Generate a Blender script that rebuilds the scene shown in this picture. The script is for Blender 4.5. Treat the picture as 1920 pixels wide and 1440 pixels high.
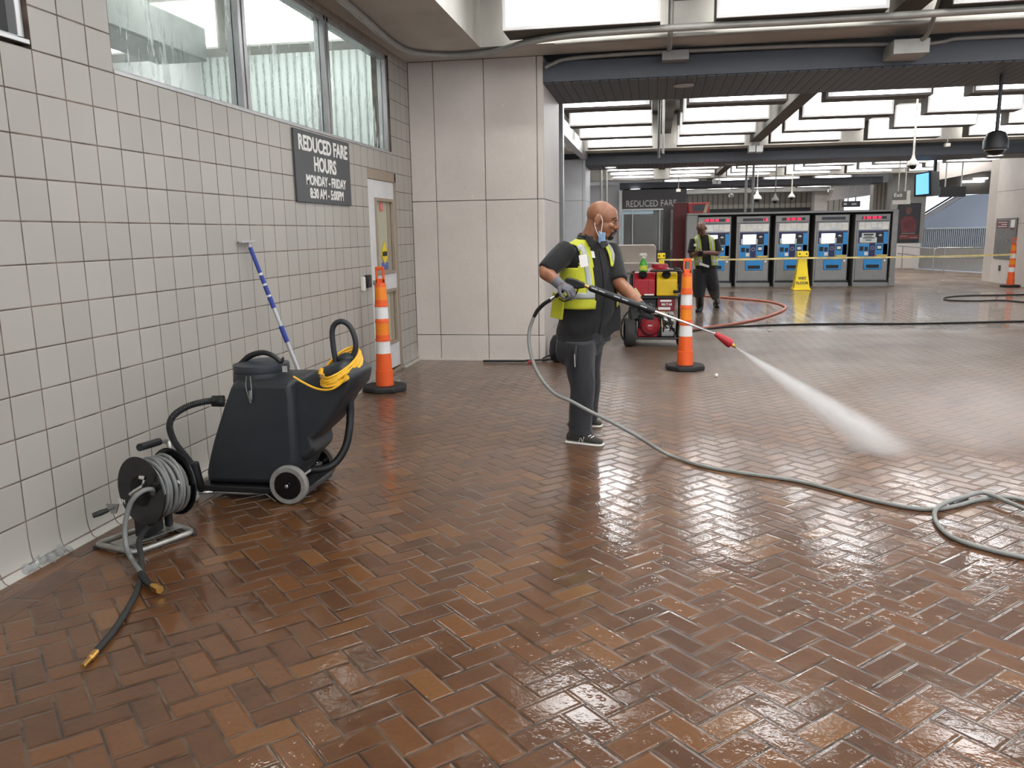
import bpy, bmesh, math, random
from mathutils import Vector, Matrix, noise
random.seed(7)
for o in list(bpy.data.objects): bpy.data.objects.remove(o, do_unlink=True)
SC = bpy.context.scene
COL = SC.collection
V = Vector
PI = math.pi

# ---------------- camera (solved from the wall tile grid, 8 inch tiles) ----------------
F_PX, PITCH, YAW, ROLL = 1518.67, 0.1836, -0.1754, -0.0159
CAM = V((2.968, 0.0, 1.5663))
_f = V((math.sin(YAW)*math.cos(PITCH), math.cos(YAW)*math.cos(PITCH), -math.sin(PITCH)))
_r = V((math.cos(YAW), -math.sin(YAW), 0.0)); _u = _r.cross(_f)
C_R = _r*math.cos(ROLL)+_u*math.sin(ROLL)
C_U = -_r*math.sin(ROLL)+_u*math.cos(ROLL)
C_F = _f
cd = bpy.data.cameras.new('camera'); cam = bpy.data.objects.new('camera', cd); COL.objects.link(cam)
cd.sensor_fit = 'HORIZONTAL'; cd.sensor_width = 36.0; cd.lens = F_PX/1920*36.0
cd.clip_start = 0.05; cd.clip_end = 300
cam.matrix_world = Matrix(((C_R.x, C_U.x, -C_F.x, CAM.x), (C_R.y, C_U.y, -C_F.y, CAM.y),
                           (C_R.z, C_U.z, -C_F.z, CAM.z), (0, 0, 0, 1)))
SC.camera = cam

def ray(px, py): return C_F + C_R*((px-960)/F_PX) - C_U*((py-720)/F_PX)
def P(px, py, Y): d = ray(px, py); return CAM + d*((Y-CAM.y)/d.y)      # point on the plane y = Y
def PX(px, py, X): d = ray(px, py); return CAM + d*((X-CAM.x)/d.x)     # point on the plane x = X
def FL(px, py, z=0.0): d = ray(px, py); return CAM + d*((z-CAM.z)/d.z) # point at height z

# ---------------- world, exposure ----------------
SC.view_settings.view_transform = 'Standard'; SC.view_settings.look = 'None'
SC.view_settings.exposure = 0.56; SC.view_settings.gamma = 1.0
SC.view_settings.use_curve_mapping = False
cy = SC.cycles
cy.max_bounces = 6; cy.diffuse_bounces = 3; cy.glossy_bounces = 3; cy.transmission_bounces = 4; cy.transparent_max_bounces = 8; cy.volume_bounces = 2
cy.use_light_tree = False; cy.use_adaptive_sampling = True; cy.adaptive_threshold = .05; cy.use_denoising = True
cy.caustics_reflective = False; cy.caustics_refractive = False
w = bpy.data.worlds.new('overcast_daylight'); SC.world = w; w.use_nodes = True
bg = w.node_tree.nodes['Background']
bg.inputs['Color'].default_value = (0.80, 0.88, 1.0, 1); bg.inputs['Strength'].default_value = 1.3
PANEL_GLOW = 8.0      # ceiling light diffusers, facing the camera side
BACK_FILL = 2.6       # added glow on the panels' other face, fills the sides facing the camera

FILL_WATTS = 24.0      # added unseen fill lights up in the ceiling slots, one per bay, shining down

# ---------------- material helpers ----------------
def lin(c):
    if isinstance(c, str):
        c = c.lstrip('#'); c = [int(c[i:i+2], 16)/255 for i in (0, 2, 4)]
    return tuple((x/12.92 if x <= 0.04045 else ((x+0.055)/1.055)**2.4) for x in c[:3])+(1.0,)
class NT:
    def __init__(s, name):
        s.m = bpy.data.materials.new(name); s.m.use_nodes = True; s.t = s.m.node_tree
        s.b = s.t.nodes['Principled BSDF']; s.o = s.t.nodes['Material Output']
    def n(s, typ, **kw):
        n = s.t.nodes.new(typ)
        for k, v in kw.items(): setattr(n, k, v)
        return n
    def lk(s, a, b): s.t.links.new(a, b)
    def val(s, x, sock):
        if isinstance(x, (int, float)): sock.default_value = x
        elif isinstance(x, tuple): sock.default_value = x
        else: s.lk(x, sock)
    def math(s, op, a, b=0.0, c=None, clamp=False):
        n = s.n('ShaderNodeMath', operation=op, use_clamp=clamp)
        s.val(a, n.inputs[0]); s.val(b, n.inputs[1])
        if c is not None: s.val(c, n.inputs[2])
        return n.outputs[0]
    def mix(s, f, a, b):
        n = s.n('ShaderNodeMix', data_type='RGBA')
        s.val(f, n.inputs[0]); s.val(a, n.inputs[6]); s.val(b, n.inputs[7]); return n.outputs[2]
    def smooth(s, x, a, b, lo=0.0, hi=1.0):
        n = s.n('ShaderNodeMapRange', interpolation_type='SMOOTHSTEP')
        s.val(x, n.inputs[0]); n.inputs[1].default_value = a; n.inputs[2].default_value = b
        n.inputs[3].default_value = lo; n.inputs[4].default_value = hi; return n.outputs[0]
    def co(s, kind='Object'): return s.n('ShaderNodeTexCoord').outputs[kind]
    def pos(s): return s.n('ShaderNodeNewGeometry').outputs['Position']
    def xyz(s, v):
        n = s.n('ShaderNodeSeparateXYZ'); s.lk(v, n.inputs[0]); return n.outputs
    def noise(s, v, scale, detail=3.0, rough=0.5, out=0):
        n = s.n('ShaderNodeTexNoise'); s.lk(v, n.inputs['Vector'])
        n.inputs['Scale'].default_value = scale; n.inputs['Detail'].default_value = detail
        n.inputs['Roughness'].default_value = rough; return n.outputs[out]
    def scaled(s, v, sc):
        n = s.n('ShaderNodeMapping'); s.lk(v, n.inputs[0]); n.inputs['Scale'].default_value = sc; return n.outputs[0]
    def bump(s, h, strength=0.3, dist=0.01, prev=None):
        n = s.n('ShaderNodeBump'); s.val(h, n.inputs['Height'])
        n.inputs['Strength'].default_value = strength; n.inputs['Distance'].default_value = dist
        if prev is not None: s.lk(prev, n.inputs['Normal'])
        return n.outputs[0]
_MC = {}
def mat(name, col, rough=0.5, metal=0.0, vary=0.10, scale=6.0, bump=0.0, bscale=60.0, spec=0.5, coat=0.0, alpha=1.0):
    """plain surface with a little procedural mottling in colour and gloss"""
    if name in _MC: return _MC[name]
    t = NT(name); c = lin(col)
    v = t.co('Object'); nz = t.noise(v, scale, 4.0, 0.6)
    k = t.smooth(nz, 0.3, 0.7)
    lo = tuple(x*(1-vary) for x in c[:3])+(1,); hi = tuple(min(1, x*(1+vary)) for x in c[:3])+(1,)
    t.lk(t.mix(k, lo, hi), t.b.inputs['Base Color'])
    t.lk(t.math('MULTIPLY_ADD', nz, 0.2*rough, rough*0.9), t.b.inputs['Roughness'])
    t.b.inputs['Metallic'].default_value = metal
    t.b.inputs['Specular IOR Level'].default_value = spec
    t.b.inputs['Coat Weight'].default_value = coat
    if alpha < 1: t.b.inputs['Alpha'].default_value = alpha
    if bump > 0:
        t.lk(t.bump(t.noise(v, bscale, 4.0, 0.6), bump, 0.01), t.b.inputs['Normal'])
    _MC[name] = t.m; return t.m
def glow(name, col, strength, edge=None):
    if name in _MC: return _MC[name]
    t = NT(name); c = lin(col)
    v = t.co('Object'); nz = t.noise(v, 2.0, 2.0)
    t.b.inputs['Base Color'].default_value = tuple(x*0.6 for x in c[:3])+(1,)
    t.b.inputs['Roughness'].default_value = 0.4
    t.lk(t.mix(t.smooth(nz, .2, .8), tuple(x*.93 for x in c[:3])+(1,), c), t.b.inputs['Emission Color'])
    t.b.inputs['Emission Strength'].default_value = strength
    if edge is not None:      # tube behind the diffuser: brightest in the middle of its length
        g = t.xyz(t.co('Generated'))[0]; q = t.math('ABSOLUTE', t.math('MULTIPLY_ADD', g, 2.0, -1.0))
        t.lk(t.smooth(q, .0, .97, strength, edge), t.b.inputs['Emission Strength'])
    if not name.startswith('lit_'): t.m.cycles.emission_sampling = 'NONE'
    _MC[name] = t.m; return t.m

# ---------------- mesh helpers ----------------
def catmull(pts, sub=6):
    pts = [V(p) for p in pts]; out = []
    n = len(pts)
    if n < 3: return pts
    for i in range(n-1):
        p0 = pts[i-1] if i > 0 else pts[0]*2-pts[1]
        p1, p2 = pts[i], pts[i+1]
        p3 = pts[i+2] if i+2 < n else pts[-1]*2-pts[-2]
        for k in range(sub):
            t = k/sub
            out.append(0.5*((2*p1)+(p2-p0)*t+(2*p0-5*p1+4*p2-p3)*t*t+(3*p1-p0-3*p2+p3)*t**3))
    out.append(pts[-1]); return out
def catf(vals, sub=6):
    return [v.x for v in catmull([V((a, 0, 0)) for a in vals], sub)] if len(vals) > 2 else list(vals)
class MB:
    def __init__(s): s.v = []; s.f = []
    def add(s, vs, fs):
        b = len(s.v); s.v += [tuple(v) for v in vs]; s.f += [tuple(i+b for i in f) for f in fs]; return s
    def box(s, c, sz, rot=None):
        hx, hy, hz = sz[0]/2, sz[1]/2, sz[2]/2; c = V(c)
        vs = [V((x, y, z)) for x in (-hx, hx) for y in (-hy, hy) for z in (-hz, hz)]
        if rot is not None: vs = [rot @ v for v in vs]
        return s.add([c+v for v in vs], [(0, 1, 3, 2), (4, 6, 7, 5), (0, 4, 5, 1), (2, 3, 7, 6), (0, 2, 6, 4), (1, 5, 7, 3)])
    def bb(s, a, b):
        a, b = V(a), V(b); return s.box((a+b)/2, (abs(a.x-b.x), abs(a.y-b.y), abs(a.z-b.z)))
    def rings(s, rings, caps=True, closed=False):
        n = len(rings[0]); vs = [p for r in rings for p in r]; fs = []
        m = len(rings); rng = m if closed else m-1
        for i in range(rng):
            j = (i+1) % m
            for k in range(n):
                l = (k+1) % n; fs.append((i*n+k, i*n+l, j*n+l, j*n+k))
        if caps and not closed:
            fs.append(tuple(range(n))[::-1]); fs.append(tuple((m-1)*n+k for k in range(n)))
        return s.add(vs, fs)
    def tube(s, pts, r, seg=10, smooth=0, closed=False, caps=True):
        if smooth:
            if isinstance(r, (list, tuple)): r = catf(r, smooth)
            pts = catmull(pts, smooth)
        pts = [V(p) for p in pts]; n = len(pts)
        if not isinstance(r, (list, tuple)): r = [r]*n
        T = []
        for i in range(n):
            if closed: t = pts[(i+1) % n]-pts[i-1]
            else: t = pts[min(i+1, n-1)]-pts[max(i-1, 0)]
            T.append(t.normalized() if t.length > 1e-9 else V((0, 0, 1)))
        a = V((0, 0, 1)) if abs(T[0].z) < .9 else V((1, 0, 0))
        nrm = (a-T[0]*a.dot(T[0])).normalized(); R = []
        for i in range(n):
            nrm = nrm-T[i]*nrm.dot(T[i])
            nrm = nrm.normalized() if nrm.length > 1e-6 else T[i].orthogonal().normalized()
            b = T[i].cross(nrm)
            R.append([pts[i]+(nrm*math.cos(2*PI*k/seg)+b*math.sin(2*PI*k/seg))*r[i] for k in range(seg)])
        return s.rings(R, caps, closed)
    def cyl(s, a, b, r, r2=None, seg=20): return s.tube([a, b], [r, r if r2 is None else r2], seg)
    def lathe(s, prof, o, axis=(0, 0, 1), seg=28, caps=True):
        ax = V(axis).normalized(); e1 = ax.orthogonal().normalized(); e2 = ax.cross(e1); o = V(o)
        return s.rings([[o+ax*h+(e1*math.cos(2*PI*k/seg)+e2*math.sin(2*PI*k/seg))*max(r, 1e-4) for k in range(seg)] for r, h in prof], caps)
    def torus(s, c, axis, R, r, seg=40, rs=10, squash=1.0):
        ax = V(axis).normalized(); e1 = ax.orthogonal().normalized(); e2 = ax.cross(e1); c = V(c)
        return s.rings([[c+(e1*math.cos(a)+e2*math.sin(a))*(R+r*math.cos(b))+ax*(r*squash*math.sin(b))
                         for b in [2*PI*k/rs for k in range(rs)]] for a in [2*PI*i/seg for i in range(seg)]], False, True)
    def ell(s, c, rad, rot=None, nu=20, nv=12):
        c = V(c); R = []
        for j in range(nv+1):
            ph = PI*(j/nv)-PI/2; cz = math.sin(ph); cr = max(math.cos(ph), 1e-3); row = []
            for k in range(nu):
                p = V((rad[0]*cr*math.cos(2*PI*k/nu), rad[1]*cr*math.sin(2*PI*k/nu), rad[2]*cz))
                row.append(c+(rot @ p if rot is not None else p))
            R.append(row)
        return s.rings(R, True)
    def prism(s, poly, d):
        """poly: 3-D points of a flat outline, pushed by vector d"""
        n = len(poly); d = V(d); vs = [V(p) for p in poly]+[V(p)+d for p in poly]
        fs = [tuple(range(n)), tuple(range(2*n-1, n-1, -1))]+[(i, i+n, (i+1) % n+n, (i+1) % n)[::-1] for i in range(n)]
        return s.add(vs, fs)
    def build(s, name, m, parent=None, bevel=0.0, smooth=False, seg=2, fix=True):
        me = bpy.data.meshes.new(name); me.from_pydata(s.v, [], s.f); me.validate()
        if fix:
            bm = bmesh.new(); bm.from_mesh(me); bmesh.ops.recalc_face_normals(bm, faces=bm.faces); bm.to_mesh(me); bm.free()
        o = bpy.data.objects.new(name, me); COL.objects.link(o)
        if m is not None: me.materials.append(m)
        if smooth:
            for p in me.polygons: p.use_smooth = True
            me.set_sharp_from_angle(angle=0.7)
        if bevel:
            b = o.modifiers.new('bevel', 'BEVEL'); b.width = bevel; b.segments = seg; b.limit_method = 'ANGLE'; b.angle_limit = 0.6
            for p in me.polygons: p.use_smooth = True
            me.set_sharp_from_angle(angle=0.7)
        if parent is not None: o.parent = parent; o.matrix_parent_inverse = Matrix.Translation(-parent.location)
        return o
def recentre(o):
    """put a mesh object's origin at the middle of its foot without moving it"""
    me = o.data; n = len(me.vertices)
    if not n: return o
    xs = [v.co for v in me.vertices]
    c = V(((min(p.x for p in xs)+max(p.x for p in xs))/2, (min(p.y for p in xs)+max(p.y for p in xs))/2, min(p.z for p in xs)))
    me.transform(Matrix.Translation(-c)); o.location = c; return o
def tag(o, label=None, cat=None, group=None, kind=None):
    if label: o['label'] = label
    if cat: o['category'] = cat
    if group: o['group'] = group
    if kind: o['kind'] = kind
    return o
def thing(name, loc, label, cat, group=None):
    o = bpy.data.objects.new(name, None); COL.objects.link(o); o.location = V(loc)
    o.empty_display_size = .1
    return tag(o, label, cat, group)
def struct(o): o['kind'] = 'structure'; return o
def text(name, body, size, m, origin, right, up, parent=None, sx=1.0, ext=0.002, bold=0.0, align='CENTER', spacing=1.0):
    cu = bpy.data.curves.new(name, 'FONT'); cu.body = body; cu.size = size; cu.extrude = ext; cu.offset = bold
    cu.align_x = align; cu.align_y = 'CENTER'; cu.space_character = spacing; cu.resolution_u = 3
    tmp = bpy.data.objects.new(name+'_tmp', cu); COL.objects.link(tmp)
    bpy.context.view_layer.update()
    me = bpy.data.meshes.new_from_object(tmp.evaluated_get(bpy.context.evaluated_depsgraph_get()))
    bpy.data.objects.remove(tmp, do_unlink=True); bpy.data.curves.remove(cu)
    r, u = V(right).normalized(), V(up).normalized(); n = r.cross(u)
    M = Matrix(((r.x*sx, u.x, n.x, origin[0]), (r.y*sx, u.y, n.y, origin[1]), (r.z*sx, u.z, n.z, origin[2]), (0, 0, 0, 1)))
    me.transform(M); me.name = name
    o = bpy.data.objects.new(name, me); COL.objects.link(o); me.materials.clear(); me.materials.append(m)
    if parent is not None: o.parent = parent; o.matrix_parent_inverse = Matrix.Translation(-parent.location)
    return o
def remeshed(mb, name, m, parent, voxel, smooth=2, extra=None):
    """union of overlapping closed shapes as ONE continuous skin"""
    o = mb.build(name, m)
    r = o.modifiers.new('r', 'REMESH'); r.mode = 'VOXEL'; r.voxel_size = voxel
    s = o.modifiers.new('s', 'SMOOTH'); s.iterations = smooth; s.factor = .5
    bpy.context.view_layer.update()
    me = bpy.data.meshes.new_from_object(o.evaluated_get(bpy.context.evaluated_depsgraph_get()))
    o.modifiers.clear(); o.data = me; me.name = name
    for p in me.polygons: p.use_smooth = True
    if not me.materials: me.materials.append(m)
    if parent is not None: o.parent = parent; o.matrix_parent_inverse = Matrix.Translation(-parent.location)
    return o
ORD = ['first', 'second', 'third', 'fourth', 'fifth', 'sixth', 'seventh', 'eighth', 'ninth']
# ---------------- surfaces of the place ----------------
def brick_floor_mat():
    t = NT('wet_brick_paving'); W = 0.1045
    p = t.xyz(t.pos()); x, y = p[0], p[1]
    s = 1/math.sqrt(2)
    u = t.math('DIVIDE', t.math('SUBTRACT', t.math('MULTIPLY', t.math('ADD', x, y), s), 3.7145), W)
    v = t.math('DIVIDE', t.math('ADD', t.math('MULTIPLY', t.math('SUBTRACT', y, x), s), 0.3897), W)
    i = t.math('FLOOR', u); j = t.math('FLOOR', v)
    fu = t.math('SUBTRACT', u, i); fv = t.math('SUBTRACT', v, j)
    m = t.math('FLOORED_MODULO', t.math('ADD', t.math('SUBTRACT', i, j), 0.001), 4.0)
    m = t.math('FLOOR', m)
    def eq(k): return t.math('COMPARE', m, float(k), 0.2)
    e0, e1, e2, e3 = eq(0), eq(1), eq(2), eq(3)
    big = 9.0
    dl = t.math('ADD', fu, t.math('MULTIPLY', e1, big))
    dr = t.math('ADD', t.math('SUBTRACT', 1.0, fu), t.math('MULTIPLY', e0, big))
    db = t.math('ADD', fv, t.math('MULTIPLY', e2, big))
    dt = t.math('ADD', t.math('SUBTRACT', 1.0, fv), t.math('MULTIPLY', e3, big))
    d = t.math('MINIMUM', t.math('MINIMUM', dl, dr), t.math('MINIMUM', db, dt))
    bi = t.math('SUBTRACT', i, e1); bj = t.math('SUBTRACT', j, e2)
    idv = t.n('ShaderNodeCombineXYZ'); t.lk(bi, idv.inputs[0]); t.lk(bj, idv.inputs[1]); t.lk(t.math('ADD', e0, e1), idv.inputs[2])
    # border course of long bricks beside the tiled wall (x < 0.31)
    wn = t.n('ShaderNodeTexWhiteNoise', noise_dimensions='3D')
    bx = t.math('DIVIDE', x, 0.155); by = t.math('DIVIDE', y, 0.31)
    bxi = t.math('FLOOR', bx); by = t.math('ADD', by, t.math('MULTIPLY', bxi, 0.5)); byi = t.math('FLOOR', by)
    bfx = t.math('SUBTRACT', bx, bxi); bfy = t.math('SUBTRACT', by, byi)
    dbd = t.math('MINIMUM', t.math('MULTIPLY', t.math('MINIMUM', bfx, t.math('SUBTRACT', 1.0, bfx)), 1.48),
                 t.math('MULTIPLY', t.math('MINIMUM', bfy, t.math('SUBTRACT', 1.0, bfy)), 2.97))
    isb = t.math('LESS_THAN', x, 0.31)
    mxd = t.n('ShaderNodeMix'); t.lk(isb, mxd.inputs[0]); t.lk(d, mxd.inputs[2]); t.lk(dbd, mxd.inputs[3]); d = mxd.outputs[0]
    bid = t.n('ShaderNodeCombineXYZ'); t.lk(bxi, bid.inputs[0]); t.lk(byi, bid.inputs[1]); bid.inputs[2].default_value = 5
    mxv = t.n('ShaderNodeMix', data_type='VECTOR'); t.lk(isb, mxv.inputs[0]); t.lk(idv.outputs[0], mxv.inputs[4]); t.lk(bid.outputs[0], mxv.inputs[5])
    t.lk(mxv.outputs[1], wn.inputs['Vector'])
    rnd = wn.outputs['Value']
    cr = t.n('ShaderNodeValToRGB'); t.lk(rnd, cr.inputs[0])
    el = cr.color_ramp.elements
    el[0].position = 0; el[0].color = lin('#4a2f1d'); el[1].position = 1; el[1].color = lin('#704c2a')
    for ps, c in ((.25, '#52341f'), (.5, '#593921'), (.75, '#603d22'), (.9, '#694323')):
        e = el.new(ps); e.color = lin(c)
    pos = t.pos()
    n1 = t.noise(pos, 7.0, 2.0, .65); n2 = t.noise(pos, 55.0, 1.5, .7); n3 = t.noise(pos, 0.8, 1.0, .5)
    col = t.mix(t.smooth(n1, .35, .75, 0, .3), cr.outputs[0], lin('#6e4c2c'))
    col = t.mix(t.smooth(n2, .4, .8, 0, .3), col, lin('#3a2518'))
    # distant sheen put into the colour: paving further off is paler and less brown
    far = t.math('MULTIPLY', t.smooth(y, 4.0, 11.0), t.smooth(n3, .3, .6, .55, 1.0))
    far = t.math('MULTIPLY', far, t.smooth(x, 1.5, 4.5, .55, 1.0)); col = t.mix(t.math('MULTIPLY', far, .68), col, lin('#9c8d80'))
    jw = t.smooth(t.math('ADD', d, t.math('MULTIPLY', n2, .025)), .036, .062)
    jc = t.mix(t.smooth(n1, .4, .6), lin('#2a2119'), lin('#56483c'))
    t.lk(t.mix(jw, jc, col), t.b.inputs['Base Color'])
    # wetness: a film with dry-ish patches and standing puddles
    wob = t.math('MULTIPLY', t.math('SUBTRACT', t.noise(pos, .9, 2.0, .6), .5), 2.4)
    yw = t.math('ADD', y, wob); xw = t.math('ADD', x, wob)
    dry = t.math('MULTIPLY', t.math('MULTIPLY', t.smooth(yw, 4.7, 6.3), t.smooth(yw, 12.6, 14.2, 1.0, 0.0)), t.smooth(xw, 1.4, 3.4, .25, 1.0))
    dry = t.math('MAXIMUM', dry, t.smooth(yw, 20.5, 23.0, 0.0, .8))
    wet = t.smooth(t.noise(t.scaled(pos, (1, .6, 1)), 1.3, 2.0, .6), .34, .62)
    pud = t.math('MULTIPLY', t.smooth(t.noise(pos, 2.6, 2.0, .55), .55, .62), t.math('SUBTRACT', 1.0, dry))
    pud = t.math('MAXIMUM', pud, t.math('MULTIPLY', t.smooth(yw, 13.6, 14.8), t.smooth(yw, 19.5, 21.5, .8, 0.0)))
    col_r = t.math('MULTIPLY_ADD', wet, -.05, .42)
    r = t.math('MULTIPLY_ADD', wet, -.07, .10)
    r = t.math('SUBTRACT', r, t.math('MULTIPLY', pud, .06))
    r = t.math('ADD', r, t.math('MULTIPLY', t.smooth(n2, .45, .8), .06))
    r = t.math('ADD', t.math('MAXIMUM', r, .035), t.math('MULTIPLY', dry, .26))
    t.lk(t.math('MINIMUM', r, .5), t.b.inputs['Coat Roughness']); t.lk(t.math('ADD', col_r, t.math('MULTIPLY', dry, .12)), t.b.inputs['Roughness'])
    t.b.inputs['Specular IOR Level'].default_value = .2
    t.lk(t.math('MULTIPLY_ADD', dry, -.65, 1.0), t.b.inputs['Coat Weight'])
    t.b.inputs['Coat IOR'].default_value = 1.37
    flat = t.math('SUBTRACT', 1.0, t.math('MULTIPLY', pud, .75))
    edge = t.smooth(d, .02, .13)
    tiltb = t.math('MULTIPLY', t.math('ADD', t.math('MULTIPLY', t.math('SUBTRACT', rnd, .5), x), t.math('MULTIPLY', t.math('SUBTRACT', t.math('FRACT', t.math('MULTIPLY', rnd, 7.31)), .5), y)), .012)
    h = t.math('MULTIPLY', edge, .0035)
    h = t.math('ADD', h, t.math('MULTIPLY', n1, .0022))
    h = t.math('ADD', h, t.math('MULTIPLY', n2, .0007))
    h = t.math('ADD', h, tiltb)
    # the water film itself: droplets and ripples
    vo = t.n('ShaderNodeTexVoronoi'); t.lk(pos, vo.inputs['Vector']); vo.inputs['Scale'].default_value = 22.0
    drop = t.math('MULTIPLY', t.smooth(vo.outputs['Distance'], .12, .30, 1.0, 0.0), t.smooth(t.noise(pos, 1.9, 0.0), .5, .62))
    hc = t.math('ADD', t.math('MULTIPLY', drop, .0012), t.math('MULTIPLY', t.noise(pos, 12.0, 1.0, .5), .0016))
    h = t.math('ADD', h, hc)
    n = t.n('ShaderNodeBump'); t.lk(h, n.inputs['Height']); n.inputs['Distance'].default_value = 1.0
    t.lk(t.math('MULTIPLY_ADD', flat, .6, .2), n.inputs['Strength'])
    t.lk(n.outputs[0], t.b.inputs['Normal'])
    t.lk(n.outputs[0], t.b.inputs['Coat Normal'])
    return t.m
def tile_wall_mat():
    t = NT('glazed_wall_tile'); T = .2032
    p = t.xyz(t.pos()); y, z = p[1], p[2]
    a = t.math('DIVIDE', t.math('SUBTRACT', y, 3.4617-20*T), T); b = t.math('DIVIDE', t.math('SUBTRACT', z, .0337), T)
    wob = t.noise(t.pos(), 9.0, 2.0)
    ai, bi = t.math('FLOOR', a), t.math('FLOOR', b)
    fa, fb = t.math('SUBTRACT', a, ai), t.math('SUBTRACT', b, bi)
    d = t.math('MINIMUM', t.math('MINIMUM', fa, t.math('SUBTRACT', 1.0, fa)), t.math('MINIMUM', fb, t.math('SUBTRACT', 1.0, fb)))
    d = t.math('ADD', d, t.math('MULTIPLY', t.math('SUBTRACT', wob, .5), .012))
    idv = t.n('ShaderNodeCombineXYZ'); t.lk(ai, idv.inputs[0]); t.lk(bi, idv.inputs[1])
    wn = t.n('ShaderNodeTexWhiteNoise', noise_dimensions='3D'); t.lk(idv.outputs[0], wn.inputs['Vector'])
    col = t.mix(wn.outputs['Value'], lin('#a8a59d'), lin('#b0ada5'))
    col = t.mix(t.smooth(t.noise(t.pos(), 1.2, 4.0), .35, .7, 0, .2), col, lin('#a59d96'))
    g = t.smooth(d, .011, .019)
    gc = t.mix(t.smooth(t.noise(t.pos(), 5.0, 2.0), .4, .65), lin('#54473f'), lin('#7b6a60'))
    t.lk(t.mix(g, gc, col), t.b.inputs['Base Color'])
    t.lk(t.math('MULTIPLY_ADD', g, -.45, .8), t.b.inputs['Roughness'])
    h = t.math('ADD', t.math('MULTIPLY', t.smooth(d, .008, .035), .004), t.math('MULTIPLY', t.noise(t.pos(), 14.0, 3.0), .0012))
    n = t.n('ShaderNodeBump'); t.lk(h, n.inputs['Height']); n.inputs['Distance'].default_value = 1.0; n.inputs['Strength'].default_value = .5
    t.lk(n.outputs[0], t.b.inputs['Normal']); return t.m
def stone_mat(name, base, spot, light):
    t = NT(name); v = t.pos()
    big = t.noise(v, 1.1, 4.0, .6); fine = t.noise(v, 90.0, 3.0, .6); pit = t.noise(t.scaled(v, (1, 1, .6)), 16.0, 3.0, .6)
    col = t.mix(t.smooth(big, .3, .7), lin(base), lin(light))
    col = t.mix(t.smooth(fine, .45, .75, 0, .35), col, lin(spot))
    col = t.mix(t.smooth(pit, .68, .72, 0, .6), col, lin('#e6e0d6'))
    col = t.mix(t.smooth(t.noise(v, 13.0, 3.0, .7), .70, .74, 0, .6), col, lin(spot))
    t.lk(col, t.b.inputs['Base Color']); t.b.inputs['Roughness'].default_value = .5
    t.lk(t.bump(pit, .15, .01), t.b.inputs['Normal']); return t.m
def ribbed_mat(name, c1, c2, pitch, axis=0, rough=.6):
    t = NT(name); p = t.xyz(t.pos())[axis]
    f = t.math('FRACT', t.math('DIVIDE', t.math('ADD', p, 100.0), pitch))
    g = t.smooth(t.math('ABSOLUTE', t.math('SUBTRACT', f, .5)), .36, .46)
    t.lk(t.mix(g, lin(c1), lin(c2)), t.b.inputs['Base Color']); t.b.inputs['Roughness'].default_value = rough
    t.lk(t.bump(t.math('SUBTRACT', 1.0, g), .6, .02), t.b.inputs['Normal']); return t.m
def wet_glass_mat():
    t = NT('wet_window_glass'); v = t.co('Object')
    st = t.noise(t.scaled(v, (6, 26, 3.2)), 1.0, 4.0, .65); pt = t.noise(v, 1.4, 2.0, .5)
    k = t.math('MULTIPLY', t.smooth(st, .53, .64), t.smooth(pt, .42, .6))
    t.b.inputs['Base Color'].default_value = (.92, .96, .95, 1)
    t.b.inputs['Roughness'].default_value = .0; t.b.inputs['Transmission Weight'].default_value = 1.0
    t.b.inputs['IOR'].default_value = 1.02
    t.lk(t.bump(st, .05, .02), t.b.inputs['Normal'])
    d = t.n('ShaderNodeBsdfTranslucent'); d.inputs['Color'].default_value = (.95, .98, .97, 1)
    mx = t.n('ShaderNodeMixShader')
    t.lk(t.math('MULTIPLY_ADD', k, .6, .06), mx.inputs[0]); t.lk(t.b.outputs[0], mx.inputs[1]); t.lk(d.outputs[0], mx.inputs[2])
    t.lk(mx.outputs[0], t.o.inputs['Surface']); return t.m
def clear_glass_mat(name, tint=(.9, .95, .95, 1), alpha=.12):
    t = NT(name); tr = t.n('ShaderNodeBsdfTransparent'); tr.inputs['Color'].default_value = tint
    mx = t.n('ShaderNodeMixShader'); t.b.inputs['Base Color'].default_value = (.5, .5, .5, 1); t.b.inputs['Roughness'].default_value = .05
    mx.inputs[0].default_value = alpha; t.lk(tr.outputs[0], mx.inputs[1]); t.lk(t.b.outputs[0], mx.inputs[2])
    t.lk(mx.outputs[0], t.o.inputs['Surface']); return t.m

M_FLOOR = brick_floor_mat(); M_TILE = tile_wall_mat()
M_STONE = stone_mat('speckled_beige_stone', '#cfc7c0', '#b3aaa2', '#dad2cb')
M_STONE2 = stone_mat('pale_grey_stone', '#c2c4c8', '#a9abaf', '#cccfd4')
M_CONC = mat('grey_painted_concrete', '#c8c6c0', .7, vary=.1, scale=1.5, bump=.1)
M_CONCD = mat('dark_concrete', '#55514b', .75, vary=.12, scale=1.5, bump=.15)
M_SLATE = mat('slate_blue_fascia', '#525760', .5, vary=.05)
M_SOFF = ribbed_mat('slatted_dark_soffit', '#43464c', '#1d1e22', .11, 0, .5)
M_RIB = ribbed_mat('ribbed_concrete', '#a8a195', '#6a645b', .28, 0)
M_RIBL = ribbed_mat('pale_ribbed_panel', '#dfe6e2', '#6c7672', .30, 1)
M_HOSED = mat('reel_hose_grey', '#6f716f', .45, vary=.1, scale=15)
M_WHITE = mat('white_paint', '#dcdcdc', .4, vary=.04)
M_BEIGE = mat('beige_paint', '#a09180', .5, vary=.05)
M_ALU = mat('brushed_aluminium', '#bfc0c0', .35, .6, vary=.06)
M_STEEL = mat('stainless_steel', '#a6a6a4', .32, .85, vary=.08)
M_CHROME = mat('chrome', '#d8d8d8', .12, 1.0, vary=.03)
M_GALV = mat('galvanised_tube', '#a8a7a2', .38, .8, vary=.12, scale=20)
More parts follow.
